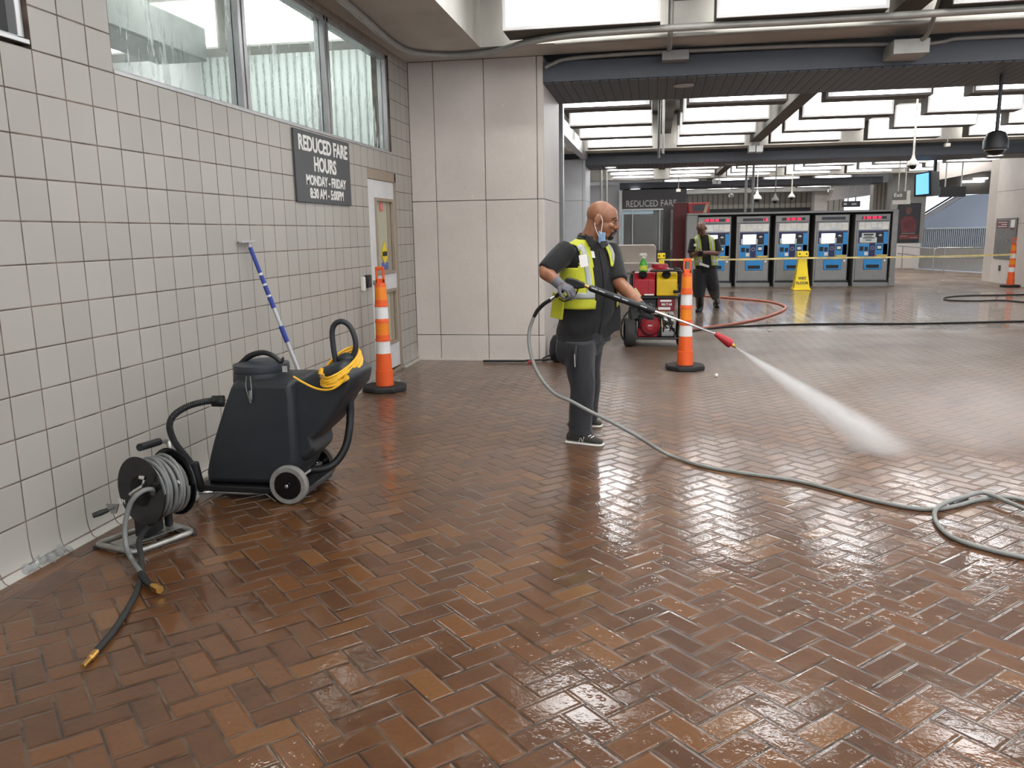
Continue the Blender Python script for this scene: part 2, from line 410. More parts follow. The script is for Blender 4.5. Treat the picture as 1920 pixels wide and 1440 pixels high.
M_BLACK = mat('black_plastic', '#17181a', .45, vary=.12)
M_BLACKG = mat('glossy_black', '#0c0d0f', .2, vary=.05)
M_RUBBER = mat('black_rubber', '#232323', .65, vary=.15, scale=20)
M_CHAR = mat('charcoal_plastic', '#25292d', .48, vary=.10, scale=8, bump=.05, bscale=120)
M_ORANGE = mat('orange_plastic', '#ee6124', .42, vary=.05)
M_ORANGE2 = mat('bright_orange_sheeting', '#f58a1c', .4, vary=.05)
M_REFL = mat('white_reflective_sheeting', '#e6e6e6', .35, vary=.04)
M_YEL = mat('yellow_plastic', '#f0d216', .4, vary=.05)
M_RED = mat('red_paint', '#a9242c', .4, vary=.08)
M_BRASS = mat('brass', '#c79a52', .3, .9, vary=.1)
M_COND = mat('grey_conduit', '#a3a29d', .45, .3, vary=.08)
M_HOSE = mat('grey_hose', '#7f817e', .4, vary=.08, scale=15)
M_PWHITE = mat('white_plastic', '#e4e2da', .4, vary=.03)
M_PAPER = mat('white_paper', '#ecebe6', .7, vary=.02)
# ================= THE SETTING =================
# floor
b = MB().bb((-4, -6, -.2), (24, 60, 0)); struct(b.build('floor', M_FLOOR))
# left wall with window band and door opening (plane x = 0)
WZ0, WZ1 = 2.472, 3.535
WY0, WY1 = 4.274, 9.15
DY0, DY1, DZ = 8.30, 9.255, 2.262
b = MB()
b.bb((-.2, -6, 0), (0, DY0, WZ0)); b.bb((-.2, DY0, DZ), (0, DY1, WZ0)); b.bb((-.2, DY1, 0), (0, 9.88, WZ0))
b.bb((-.2, 3.665, WZ0), (0, WY0, 3.6)); b.bb((-.2, WY1, WZ0), (0, 9.88, 3.6))
b.bb((-.2, -6, WZ1), (0, 3.665, 3.6)); b.bb((-.2, WY0, WZ1), (0, WY1, 3.6))
struct(b.build('wall_left', M_TILE))
struct(MB().bb((-.2, 9.88, 0), (-.001, 11.5, 4.4)).build('wall_left_end', M_CONCD)); struct(MB().bb((-.2, -6, 3.6), (-.1, 9.88, 4.4)).build('wall_left_upper', M_CONCD))
# cove tile at the foot of the wall
t_ = []
for (ya, yb) in ((-6, DY0), (DY1, 9.88)):
    m = MB(); n = 6
    prof = [(0.0, .16)]+[(.002+.045*(1-math.cos(a*PI/2/n)), .115-.112*math.sin(a*PI/2/n)) for a in range(n+1)]+[(.047, 0), (-.01, 0), (-.01, .16)]
    m.prism([V((x, ya, z)) for x, z in prof], (0, yb-ya, 0))
    o = struct(m.build('baseboard_left', M_TILE, smooth=True))
# ceiling slab, low strip along the left wall, cross beams, beams between the bays
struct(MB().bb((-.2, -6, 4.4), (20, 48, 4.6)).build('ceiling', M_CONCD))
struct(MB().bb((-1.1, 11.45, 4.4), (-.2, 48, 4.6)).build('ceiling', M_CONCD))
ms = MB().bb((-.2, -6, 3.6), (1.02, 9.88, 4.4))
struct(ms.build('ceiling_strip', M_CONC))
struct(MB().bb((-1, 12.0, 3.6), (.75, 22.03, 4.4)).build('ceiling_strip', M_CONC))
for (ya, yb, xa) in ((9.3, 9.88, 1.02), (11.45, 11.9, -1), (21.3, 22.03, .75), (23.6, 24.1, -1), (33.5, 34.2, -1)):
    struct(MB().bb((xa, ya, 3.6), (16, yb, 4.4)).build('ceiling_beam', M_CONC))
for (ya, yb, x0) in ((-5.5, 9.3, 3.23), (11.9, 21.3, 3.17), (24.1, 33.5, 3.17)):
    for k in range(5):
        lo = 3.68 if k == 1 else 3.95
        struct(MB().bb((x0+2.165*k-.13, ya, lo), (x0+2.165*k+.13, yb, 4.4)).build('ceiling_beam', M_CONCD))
# pillars
def joints(o): return o
def pillar(x0, x1, y0, y1, m, zt=3.6, cuts_x=(), cuts_z=()):
    """stone-clad pillar: slabs with real open joints"""
    core = MB().bb((x0+.02, y0+.02, 0), (x1-.02, y1-.02, zt))
    o = struct(core.build('stone_pillar', M_CONCD))
    xs = [x0]+list(cuts_x)+[x1]; zs = [0.0]+list(cuts_z)+[zt]; g = .0035
    s = MB()
    for i in range(len(xs)-1):
        for j in range(len(zs)-1): s.bb((xs[i]+g, y0, zs[j]+g), (xs[i+1]-g, y0+.03, zs[j+1]-g))
    for j in range(len(zs)-1): s.bb((x1-.03, y0+.03+2*g, zs[j]+g), (x1, y1, zs[j+1]-g)); s.bb((x0, y0+.03+2*g, zs[j]+g), (x0+.03, y1, zs[j+1]-g))
    s.build('stone_cladding', m, o, bevel=.004, seg=1); return o
pillar(0.0, 1.645, 9.88, 11.45, M_STONE, 3.6, (.312, .93, 1.565), (.322, 1.97))
struct(MB().bb((0.0, 9.86, 0), (1.60, 9.88, .022)).build('trim_1', M_STONE))
pillar(-.9, 1.12, 22.03, 23.6, M_STONE2, 3.45, (1.04,), (1.2, 2.4))
pillar(-.9, 1.50, 34.2, 35.8, M_STONE2, 3.45, (), (1.2, 2.4))
# right wall (stone) beyond the machines
b = MB().prism([V((12.41, 20.0, 0)), V((12.41, 25.35, 0)), V((12.295, 25.62, 0)), V((13.6, 25.62, 0)), V((13.6, 20.0, 0))], (0, 0, 3.4))
struct(b.build('wall_right', M_STONE))
for z in (2.5, 1.62): struct(MB().bb((12.404, 20, z-.004), (12.41, 25.35, z+.004)).build('trim_2', M_CONCD))
# dark dropped soffits between the pillars
for (ya, yb, x0, x1) in ((9.88, 11.45, 1.645, 16), (22.03, 23.6, 1.12, 12.6), (34.2, 35.8, 1.50, 11.6)):
    struct(MB().bb((x0, ya, 3.3), (x1, yb, 3.52)).build('dropped_soffit', M_SLATE))
    struct(MB().bb((x0, ya+.02, 3.285), (x1, yb, 3.3)).build('soffit_slats', M_SOFF))
# left side beyond the first pillar
struct(MB().bb((-1.1, 11.5, 0), (-.9, 36, 4.4)).build('wall_left_far', M_STONE2))
# ---- window band in the left wall ----
def window(n, y0, y1, z0, z1, mull, gm):
    w = MB(); fr = .045
    w.bb((-.12, y0, z0), (-.02, y1, z0+.035)); w.bb((-.12, y0, z1-fr), (-.02, y1, z1)); w.bb((-.12, y0, z0), (-.02, y0+.03, z1)); w.bb((-.12, y1-fr, z0), (-.02, y1, z1))
    for y in mull: w.bb((-.12, y-.055, z0), (-.02, y-.012, z1)); w.bb((-.12, y+.012, z0), (-.02, y+.055, z1))
    o = struct(w.build(n, M_ALU, bevel=.003, seg=1))
    for y in mull: MB().bb((-.10, y-.012, z0), (-.045, y+.012, z1)).build('gasket', M_BLACK, o)
    s = MB().bb((-.02, y0, z0-.002), (.006, y1, z0+.022)); s.build('sill', M_ALU, o, bevel=.003, seg=1)
    ys = [y0]+list(mull)+[y1]
    for i in range(len(ys)-1):
        a, c = ys[i]+(.055 if i else .03), ys[i+1]-(.055 if i < len(ys)-2 else fr)
        MB().bb((-.075, a, z0+.03), (-.067, c, z1-.04)).build('pane', gm, o)
    return o
M_WGL = wet_glass_mat(); M_GLASS = clear_glass_mat('clear_glass')
M_DGL = mat('dark_window_glass', '#15181a', .08, spec=.8)
window('window_1', WY0, WY1, WZ0, WZ1, (5.845, 7.44), M_WGL)
window('window_2', -4.0, 3.655, WZ0+.02, 3.5, (1.9,), M_DGL)
# the lit room behind the window band
struct(MB().bb((-3.6, 2.5, 0), (-3.45, 12, 5.6)).build('wall_booth_back', M_WHITE))
struct(MB().bb((-3.6, 2.2, 0), (-.2, 2.5, 5.6)).build('wall_booth_near', M_WHITE))
struct(MB().bb((-3.45, 11.2, 0), (-.02, 11.4, 4.4)).build('wall_booth_far', ribbed_mat('pale_ribbed_sheet', '#dfe6e2', '#6c7672', .115, 0)))
struct(MB().bb((-3.45, 2.5, 1.2), (-.2, 11.2, 1.3)).build('booth_ceiling_floor', M_WHITE))
# ---- door ----
d = MB()
d.bb((-.12, DY0, 0), (-.005, DY0+.02, DZ)); d.bb((-.12, DY1-.05, 0), (.0, DY1, DZ)); d.bb((-.12, DY0, DZ-.10), (.0, DY1, DZ))
door = struct(d.build('door_1', M_BEIGE, bevel=.003, seg=1))
ly0, ly1 = DY0+.022, DY1-.052
uy0, uy1 = PX(704, 440, -.02).y, PX(737, 440, -.02).y
uz1, uz0 = PX(700, 370, -.02).z, PX(709, 516, -.02).z
lz1, lz0 = PX(711, 546, -.02).z, PX(721, 650, -.02).z
leaf = MB(); X0, X1 = -.06, -.015
leaf.bb((X0, ly0, .05), (X1, uy0, DZ-.102)); leaf.bb((X0, uy1, .05), (X1, ly1, DZ-.102))
leaf.bb((X0, uy0, uz1), (X1, uy1, DZ-.102)); leaf.bb((X0, uy0, lz1), (X1, uy1, uz0)); leaf.bb((X0, uy0, .05), (X1, uy1, lz0))
lf = leaf.build('door_leaf', M_WHITE, door, bevel=.003, seg=1)
M_DGW = mat('door_window_view', '#b9b6a0', .25, vary=.06, scale=1.0)
for (za, zb, nm) in ((uz0, uz1, 'u'), (lz0, lz1, 'l')):
    f = MB(); w_ = .035
    f.bb((-.03, uy0, za), (.002, uy0+w_, zb)); f.bb((-.03, uy1-w_, za), (.002, uy1, zb)); f.bb((-.03, uy0+w_, za), (.002, uy1-w_, za+w_)); f.bb((-.03, uy0+w_, zb-w_), (.002, uy1-w_, zb))
    g = f.build('glazing_frame', M_BEIGE, lf, bevel=.003, seg=1)
    MB().bb((-.04, uy0+w_, za+w_), (-.034, uy1-w_, zb-w_)).build('pane', M_DGW, lf)
    MB().bb((-.033, uy1-w_-.13, za+w_), (-.03, uy1-w_-.05, zb-w_)).build('blind_edge', M_BEIGE, lf)
# stickers on the door glass
sy = (uy0+uy1)/2
MB().bb((-.03, sy-.10, uz1-.14), (-.026, sy+.0, uz1-.045)).build('red_sticker', mat('red_white_sticker', '#d56a5e', .4), lf)
text('sticker_writing', '2', .07, M_PAPER, (-.024, sy-.05, uz1-.09), (0, 1, 0), (0, 0, 1), lf, ext=.0005)
MB().prism([V((-.03, sy-.12, uz0+.22)), V((-.03, sy, uz0+.36)), V((-.03, sy+.12, uz0+.22)), V((-.03, sy, uz0+.10))], (.004, 0, 0)).build('yellow_diamond_sticker', M_YEL, lf)
MB().bb((-.025, sy-.08, uz0+.20), (-.022, sy+.08, uz0+.25)).build('sticker_writing', M_BLACK, lf)
MB().bb((-.03, sy-.10, uz0+.05), (-.026, sy+.10, uz0+.13)).build('blue_sticker', mat('blue_sticker', '#3d62b0', .4), lf)
hz = PX(705, 530, 0).z
h = MB().lathe([(.028, 0), (.028, .02), (.012, .022), (.012, .05)], (X1, ly0+.07, hz), (1, 0, 0), 16)
h.tube([(X1+.05, ly0+.07, hz), (X1+.052, ly0+.12, hz), (X1+.05, ly0+.19, hz-.005)], .010, 8)
h.build('door_handle', M_STEEL, lf, smooth=True)
MB().bb((-.02, ly0+.0, .0), (-.0, ly1, .03)).build('threshold', M_BEIGE, door)
MB().bb((-.13, DY0, 0), (-.125, DY1, DZ)).build('door_backing', M_DGW, door)

# ================= CEILING LIGHTS =================
M_DIFF = glow('lit_diffuser', '#ffffff', PANEL_GLOW, .52); M_FILLB = glow('lit_back_fill', '#fffdf8', BACK_FILL)
def one_face(o, d):
    """only the face looking along d keeps the glowing diffuser, the panel's rim is plain white"""
    o.data.materials.append(M_WHITE)
    for p in o.data.polygons: p.material_index = 0 if p.normal.dot(V(d)) > .9 else 1
def baffle(x0, x1, Y, label, group, z0=3.6, h=.46, t=.4, back=True):
    r = thing('ceiling_light', ((x0+x1)/2, Y+t/2, z0), label, 'ceiling light', group)
    MB().bb((x0, Y, z0), (x1, Y+t, 4.4)).build('housing', M_CONCD, r)
    fr = MB(); e = .03
    fr.bb((x0, Y-.03, z0), (x1, Y, z0+e)); fr.bb((x0, Y-.03, z0+h-e), (x1, Y, z0+h)); fr.bb((x0, Y-.03, z0+e), (x0+e, Y, z0+h-e)); fr.bb((x1-e, Y-.03, z0+e), (x1, Y, z0+h-e))
    fr.build('diffuser_frame', M_WHITE, r)
    one_face(MB().bb((x0+e, Y-.022, z0+e), (x1-e, Y-.002, z0+h-e)).build('diffuser', M_DIFF, r), (0, -1, 0))
    la = bpy.data.lights.new('ceiling_fill', 'AREA'); la.shape = 'RECTANGLE'; la.size = x1-x0-.1; la.size_y = .25; la.energy = FILL_WATTS; la.color = (1, .985, .96)  # added fill light behind each baffle, out of sight
    lo = bpy.data.objects.new('ceiling_fill', la); COL.objects.link(lo); lo.location = ((x0+x1)/2, Y+t+.5, 4.36)
    if back: one_face(MB().bb((x0+e, Y+t+.002, z0+e), (x1-e, Y+t+.02, z0+h-e)).build('rear_fill', M_FILLB, r), (0, 1, 0))  # added rear glow, brightens surfaces that face the camera
    return r
NEARX = [1.40, 3.52, 5.66, 7.82, 9.98]
for ri, Y in enumerate((8.66, 6.55, 4.45, 2.3, .15, -2.0, -4.2)):
    for k in range(5 if Y < 8 else 4):
        if ri == 0: lb = f'lit panel in the ceiling row before the near soffit, {ORD[k]} from the pillar'
        else: lb = f'lit ceiling panel {ORD[k]} from tiled wall, {ORD[ri]} row from near soffit'
        baffle(NEARX[k], NEARX[k]+1.58, Y, lb, 'ceiling light panels over the foreground')
for ri, Y in enumerate((20.65, 18.5, 16.38, 14.2)):
    for k in range(5):
        baffle(1.28+2.165*k, 1.28+2.165*k+1.585, Y,
               f'lit panel between soffits, {ORD[k]} from the left, {ORD[ri]} row from far soffit',
               'ceiling light panels between the soffits')
for ri, Y in enumerate((32.8, 30.9, 28.8, 26.7, 24.7)):  # nearest row added to brighten the right stone wall
    for k in range(6):
        baffle(1.28+2.165*k, 1.28+2.165*k+1.585, Y,
               f'lit panel beyond the machines, {ORD[k]} from the left, {ORD[ri]} row from the back',
               'ceiling light panels beyond the machines', back=(ri % 2 == 0))
for k in range(4):
    baffle(3.3+2.2*k, 3.3+2.2*k+1.6, 39.0, f'added far fill light behind the third soffit, {ORD[k]} from the left', 'added lights behind the third soffit', back=False)  # row added to brighten the ribbed back wall
    baffle(3.3+2.2*k, 3.3+2.2*k+1.6, 43.5, f'small farthest ceiling light above the ribbed wall, {ORD[k]} from the left', 'farthest ceiling lights', back=False)
M_BG = glow('booth_glow', '#f6fffb', 1.6)
for k, (xa, xb, y) in enumerate(((-3.3, -1.75, 8.66), (-1.62, -.25, 8.66), (-3.3, -1.75, 6.3))):
    r = thing('booth_light', ((xa+xb)/2, y+.2, 3.6), ('left glowing light box seen through the wet window, before the ribbed wall', 'right glowing light box seen through the wet window, before the ribbed wall', 'nearer glowing light box high behind the left wet pane')[k], 'ceiling light', 'light boxes behind the wet window')
    MB().bb((xa, y, 3.6), (xb, y+.4, 4.398)).build('housing', M_CONC, r)
    MB().bb((xa+.02, y-.02, 3.62), (xb-.02, y-.002, 4.1)).build('diffuser', M_BG, r)
for y in (4.2, 7.4, 10.2):  # added area lights that brighten the room behind the window
    la = bpy.data.lights.new('booth_fill', 'AREA'); la.shape = 'RECTANGLE'; la.size = 2.6; la.size_y = .3; la.energy = 34; la.color = (.96, 1, .98)
    lo = bpy.data.objects.new('booth_fill', la); COL.objects.link(lo); lo.location = (-1.75, y, 4.36)
struct(MB().bb((-3.45, 2.5, 4.4), (-.2, 12, 4.5)).build('ceiling_booth', M_CONC))
tag(recentre(MB().bb((-2.45, 6.75, 3.45), (-1.85, 8.6, 3.8)).build('air_duct', mat('grey_duct', '#a9aca9', .5), bevel=.02)), 'grey duct box hanging behind the wet window', 'duct')
# ================= THINGS BY THE LEFT WALL =================
def lift(o): return recentre(o)
# wall sign
s = thing('wall_sign', (.0, 7.14, 1.858), 'dark grey wall sign with white reduced fare hours lettering', 'sign')
MB().bb((.002, 6.52, 1.858), (.02, 7.765, 2.453)).build('sign_board', mat('dark_grey_sign_face', '#484a4c', .45, vary=.05), s, bevel=.002, seg=1)
for body, z, sz, sx in (('REDUCED FARE', 2.345, .172, .82), ('HOURS', 2.185, .172, .80), ('MONDAY - FRIDAY', 2.045, .118, .80), ('8:30 AM - 5:00PM', 1.935, .118, .80)):
    text('sign_lettering', body, sz, M_PAPER, (.021, 7.15 if sz > .15 else 7.17, z), (0, 1, 0), (0, 0, 1), s, sx=sx*1.12, bold=.005 if sz > .15 else .003)
# card reader and white box by the door
r = thing('card_reader', (0, 8.15, 1.04), 'black card reader on the tiled wall beside the white door', 'card reader')
MB().bb((.0, 8.075, 1.035), (.035, 8.20, 1.165)).build('reader_body', M_BLACK, r, bevel=.006)
MB().bb((.035, 8.10, 1.06), (.038, 8.175, 1.14)).build('reader_face', M_BLACKG, r)
o = MB().bb((0, 7.955, 1.01), (.03, 8.03, 1.15)).build('wall_switch_box', M_PWHITE, bevel=.005)
tag(lift(o), 'small white switch box on the tiled wall left of the card reader', 'switch box')
# clear plastic scrap by the wall foot
m = MB(); random.seed(3)
cpt = FL(82, 1055)
M_CLR = clear_glass_mat('clear_plastic_scrap', (.9, .92, .93, 1), .35)
for k in range(9):
    c = V((cpt.x+.03+.02*random.uniform(-1, 1), cpt.y+.05*(k-4)*.7, .018+.012*random.random()))
    m.ell(c, (.028, .03, .015), Matrix.Rotation(random.uniform(0, 3), 3, 'X'), 8, 5)
tag(lift(m.build('plastic_scrap', M_CLR)), 'crumpled clear plastic scrap on the floor at the foot of the tiled wall', 'litter')
tag(lift(MB().ell(FL(1343, 707)+V((0, 0, .02)), (.02, .02, .02)).build('paper_ball', M_PAPER, smooth=True)), 'tiny white paper ball on the wet floor right of the middle orange channelizer post', 'litter')

# squeegee pole leaning on the wall
foot = FL(612, 829); head = V((.035, 5.60, 1.52)); ax_ = (head-foot).normalized(); L = (head-foot).length
M_BLUE = mat('blue_plastic', '#2b3f94', .4, vary=.06)
q = thing('squeegee_pole', foot, 'blue and silver telescopic pole with squeegee head leaning on the tiled wall', 'squeegee')
def seg(a, c, r0, m, nm): MB().tube([foot+ax_*(a*L), foot+ax_*(c*L)], r0, 14).build(nm, m, q, smooth=True)
seg(0, .14, .018, M_BLUE, 'end_grip'); seg(.14, .52, .0155, M_ALU, 'lower_tube'); seg(.52, .60, .019, M_BLUE, 'collar')
seg(.60, .69, .014, M_ALU, 'middle_tube'); seg(.69, .745, .018, M_BLUE, 'collar'); seg(.745, .755, .014, M_PWHITE, 'ring')
seg(.755, .80, .017, M_BLUE, 'collar'); seg(.80, .81, .014, M_PWHITE, 'ring'); seg(.81, .85, .016, M_BLUE, 'collar'); seg(.85, .862, .013, M_PWHITE, 'ring')
seg(.862, .985, .015, M_BLUE, 'neck')
hb = MB().tube([foot+ax_*(.98*L), head+V((.0, -.01, .012)), head+V((0, -.06, .02))], .011, 8, 4); hb.build('head_stem', M_ALU, q, smooth=True)
MB().box(head+V((0, -.02, .018)), (.028, .20, .016)).build('squeegee_bar', M_ALU, q, bevel=.003)
MB().box(head+V((-.018, -.02, .014)), (.012, .20, .006)).build('rubber_blade', M_RUBBER, q)

# ---------------- traffic channelizer posts ----------------
def cone(loc, rot, label, H=1.26):
    loc = V(loc); r = thing('channelizer_post', loc, label, 'traffic post', 'orange channelizer posts')
    def at(z): return loc+V((0, 0, z))
    oc = MB().prism([at(0)+V((.235*math.cos(a), .235*math.sin(a), 0)) for a in [rot+PI/8+k*PI/4 for k in range(8)]], (0, 0, .055))
    oc.build('rubber_base', M_RUBBER, r, bevel=.014, seg=2)
    def sec(z0, z1, r0, r1, m, nm, lip=0.0):
        prof = [(r0+lip, z0), (r0+lip, z0+.02), (r0, z0+.024), (r1, z1)] if lip else [(r0, z0), (r1, z1)]
        MB().lathe(prof, loc, (0, 0, 1), 28).build(nm, m, r, smooth=True)
    k = H/1.26
    sec(.05, .19*k, .092, .088, M_ORANGE, 'lower_sleeve'); sec(.19*k, .385*k, .082, .076, M_ORANGE, 'sleeve', .006)
    sec(.385*k, .51*k, .077, .072, M_REFL, 'reflective_band'); sec(.51*k, .575*k, .073, .071, M_ORANGE, 'sleeve', .004)
    sec(.575*k, .70*k, .069, .067, M_ORANGE2, 'sleeve'); sec(.70*k, .74*k, .069, .068, M_ORANGE, 'sleeve', .003)
    sec(.74*k, .86*k, .067, .064, M_REFL, 'reflective_band'); sec(.86*k, .93*k, .065, .063, M_ORANGE, 'sleeve', .004)
    sec(.93*k, 1.06*k, .062, .058, M_ORANGE2, 'sleeve'); sec(1.06*k, 1.10*k, .058, .052, M_ORANGE, 'cap')
    # flat handle with slot
    h = MB(); w2, d2 = .036, .016
    for s_ in (-1, 1): h.bb(loc+V((s_*w2-.010, -d2, 1.09*k)), loc+V((s_*w2+.010, d2, 1.245*k)))
    h.bb(loc+V((-w2-.01, -d2, 1.225*k)), loc+V((w2+.01, d2, 1.26*k))); h.bb(loc+V((-w2-.01, -d2, 1.09*k)), loc+V((w2+.01, d2, 1.14*k)))
    h.build('handle', M_ORANGE, r, bevel=.006)
    return r
c1 = FL(712, 731); c1.z = 0; c1.x = max(c1.x, .245)
cone((c1.x, c1.y, 0), .25, 'orange and white channelizer post standing in front of the white door')
c2 = FL(1284, 692); cone((c2.x, c2.y, 0), .05, 'orange and white channelizer post in the middle of the wet floor')
cone((12.08, 23.1, 0), .1, 'far orange and white channelizer post by the right stone wall')

# ---------------- wet vacuum ----------------
VY = 4.36    # plane of its near side
vl = thing('wet_vacuum', (.62, 4.6, 0), 'large black wheeled wet vacuum with top lid and loop handle beside the tiled wall', 'vacuum cleaner')
def vp(pts, Y): return [P(x, y, Y) for x, y in pts]
def side_body(name, pts, Y0, Y1, m, inset=.05, bev=.02):
    """body from a side outline; its two flanks are drawn in a little"""
    a = vp(pts, Y0); d = Y1-Y0; c = sum(a, V())/len(a)
    ring = []
    for t, k in ((0, .90), (.12, .985), (.5, 1.0), (.88, .985), (1, .90)):
        ring.append([V((c.x+(p.x-c.x)*k, Y0+d*t, c.z+(p.z-c.z)*k)) for p in a])
    o = MB().rings(ring).build(name, m, vl); s_ = o.modifiers.new('s', 'BEVEL'); s_.width = bev; s_.segments = 3; s_.limit_method = 'ANGLE'; s_.angle_limit = .5
    for p in o.data.polygons: p.use_smooth = True
    o.data.set_sharp_from_angle(angle=.9); return o
side_body('tank', [(383, 911), (381, 890), (386, 862), (394, 829), (404, 795), (416, 757), (428, 722), (438, 712), (548, 712), (553, 740), (556, 800), (560, 870), (545, 905), (504, 914)], VY, VY+.44, M_CHAR)
side_body('rear_tank', [(500, 742), (520, 733), (545, 722), (600, 690), (640, 676), (668, 700), (662, 728), (642, 752), (626, 780), (612, 802), (582, 829), (588, 850), (570, 870), (522, 866)], VY+.05, VY+.38, M_CHAR)
# drum collar and lid
cx = P(491, 715, VY+.2)
def lidring(zpx0, prof, m, nm):
    MB().lathe(prof, (cx.x, VY+.21, 0), (0, 0, 1), 36).build(nm, m, vl, smooth=True)
zc = P(491, 724, VY+.0).z; zl = P(491, 706, VY+.0).z; zt = P(491, 679, VY+.1).z
lidring(0, [(.165, zc-.03), (.172, zc-.028), (.172, zc+.01), (.166, zl)], M_CHAR, 'collar')
lidring(0, [(.162, zl), (.168, zl+.012), (.166, zl+.045), (.155, zt-.022), (.10, zt-.004), (.02, zt)], mat('grey_charcoal_lid', '#343a40', .45, vary=.08), 'lid')
hb = MB().tube(vp([(449, 684), (468, 668), (492, 661), (512, 667), (527, 678), (531, 670)], VY+.16), [.016, .018, .016, .015, .013, .006], 12, 5)
hb.build('lid_handle', M_BLACK, vl, smooth=True)
MB().tube(vp([(462, 706), (461, 725), (466, 744), (470, 756)], VY-.012), .0035, 6, 4).build('latch', M_STEEL, vl)
MB().tube(vp([(469, 706), (471, 725), (472, 744), (470, 756)], VY-.014), .0035, 6, 4).build('latch', M_STEEL, vl)
MB().box(P(470, 741, VY-.016), (.018, .008, .055)).build('latch_plate', M_STEEL, vl, bevel=.002)
MB().box(P(534, 692, VY+.055), (.03, .006, .035)).build('label_plate', M_ALU, vl)
# loop handle
loop = vp([(630, 680), (625, 650), (623, 620), (630, 606), (643, 603), (656, 612), (665, 632), (667, 652), (660, 672)], VY+.2)
MB().tube(loop, .0165, 14, 5).build('loop_handle', M_CHAR, vl, smooth=True)
MB().ell(P(650, 672, VY+.2), (.055, .05, .035)).build('handle_boss', M_CHAR, vl, smooth=True)
# wheels
def wheel(px, py, Y, R, parent, tyre, nm='wheel', th=.05, hub=.58):
    c = P(px, py, Y); c.z = R
    o = MB().lathe([(R*.72, -th/2), (R*.94, -th/2), (R, -th*.32), (R, th*.32), (R*.94, th/2), (R*.72, th/2)], c, (0, 1, 0), 40, False).build(nm, tyre, parent, smooth=True)
    MB().lathe([(R*.70, -th*.40), (R*.66, -th*.18), (R*.2, -th*.25), (R*.12, -th*.62), (R*.01, -th*.64)], c, (0, 1, 0), 32).build('hub', M_BLACKG, o, smooth=True)
    m_ = MB(); m_.lathe([(.012, -th*.8), (.008, -th*.9)], c, (0, 1, 0), 12)
    m_.box(c+V((0, -th*.3, R*.0)), (R*1.25, .004, .004), Matrix.Rotation(.9, 3, 'Y')); m_.build('axle_cap', M_STEEL, o)
    return o
M_TYRE = mat('worn_grey_tyre', '#7f7d78', .7, vary=.15, scale=25, bump=.2)
wheel(542, 902, 4.33, .118, vl, M_TYRE); wheel(598, 866, 4.83, .118, vl, mat('dusty_brown_tyre', '#5a5045', .7, vary=.15))
MB().cyl((P(542, 902, 4.33).x, 4.36, .118), (P(542, 902, 4.33).x, 4.80, .118), .012).build('axle', M_STEEL, vl)
# casters
for (px, py, Y) in ((413, 925, 4.42), (365, 938, 4.30), (400, 905, 4.75)):
    c = P(px, py, Y); c.z = .03
    o = MB().lathe([(.012, -.012), (.029, -.012), (.030, 0), (.029, .012), (.012, .012)], c, (.2, 1, 0), 20).build('caster', mat('pale_caster', '#b4b2ac', .5), vl, smooth=True)
    MB().bb(c+V((-.012, -.018, .0)), c+V((.012, .018, .075))).build('caster_fork', M_STEEL, o, bevel=.004)
# squeegee foot under the tank
MB().tube([P(362, 924, 4.3), P(400, 922, 4.36), P(470, 925, 4.36), P(508, 922, 4.38)], .011, 8).build('under_frame', M_STEEL, vl)
MB().bb((.24, 4.34, .05), (.95, 4.74, .09)).build('chassis', M_BLACK, vl, bevel=.01)
# suction hoses
def ribbed_hose(pts, r, name, m, parent, step=.011):
    c = catmull(pts, 12); d = [0]
    for i in range(1, len(c)): d.append(d[-1]+(c[i]-c[i-1]).length)
    n = int(d[-1]/step); q_ = []; j = 0
    for k in range(2*n+1):
        s_ = d[-1]*k/(2*n)
        while j < len(d)-2 and d[j+1] < s_: j += 1
        q_.append(c[j].lerp(c[j+1], (s_-d[j])/max(1e-9, d[j+1]-d[j])))
    return MB().tube(q_, [r if k % 2 else r*.86 for k in range(2*n+1)], 12).build(name, m, parent, smooth=False)
ribbed_hose([P(412, 751, 4.42), P(385, 753, 4.38), P(352, 762, 4.34), P(326, 779, 4.3), P(318, 800, 4.27), P(327, 828, 4.25), P(345, 852, 4.25), P(360, 872, 4.25), P(367, 890, 4.26)], .021, 'suction_hose', M_BLACK, vl)
MB().tube([P(398, 752, 4.42), P(420, 752, 4.44)], [.034, .036], 16).build('hose_cuff', M_BLACK, vl)
MB().tube([P(364, 868, 4.25), P(368, 888, 4.26), P(374, 906, 4.27), P(378, 918, 4.30)], [.027, .030, .026, .022], 14).build('hose_cuff', M_BLACK, vl, smooth=True)
MB().tube([P(654, 716, 4.62), P(656, 745, 4.62), P(657, 776, 4.62), P(655, 806, 4.6), P(648, 838, 4.58), P(632, 864, 4.55), P(612, 877, 4.52), P(585, 881, 4.5)], .024, 12, 5).build('drain_hose', M_BLACK, vl, smooth=True)
# yellow extension cord coiled on the handle
m = MB(); cc = P(644, 682, VY+.2); random.seed(5)
for k in range(8):
    pts = []; rx = .108+.008*random.uniform(-1, 1)-.003*k; ph = random.uniform(0, 6)
    for i in range(22):
        a = 2*PI*i/22
        pts.append(cc+V((rx*math.cos(a), -.03+.19*math.sin(a)+.004*math.sin(3*a+ph), -.005+.062*math.sin(a)+.018*math.cos(a)+(.008*k-.034)+.004*math.sin(2*a+ph))))
    m.tube(pts, .0065, 8, closed=True)
m.tube([P(550, 706, VY-.02), P(570, 718, VY-.02), P(595, 729, VY-.02), P(620, 730, VY-.02), P(640, 718, VY), P(650, 702, VY+.02)], .0065, 8, 5)
yc = m.build('extension_cord', mat('yellow_cord_jacket', '#e8b32a', .4, vary=.08, scale=30), smooth=True); lift(yc)
tag(yc, 'yellow extension cord coiled around the handle of the black wet vacuum', 'extension cord')
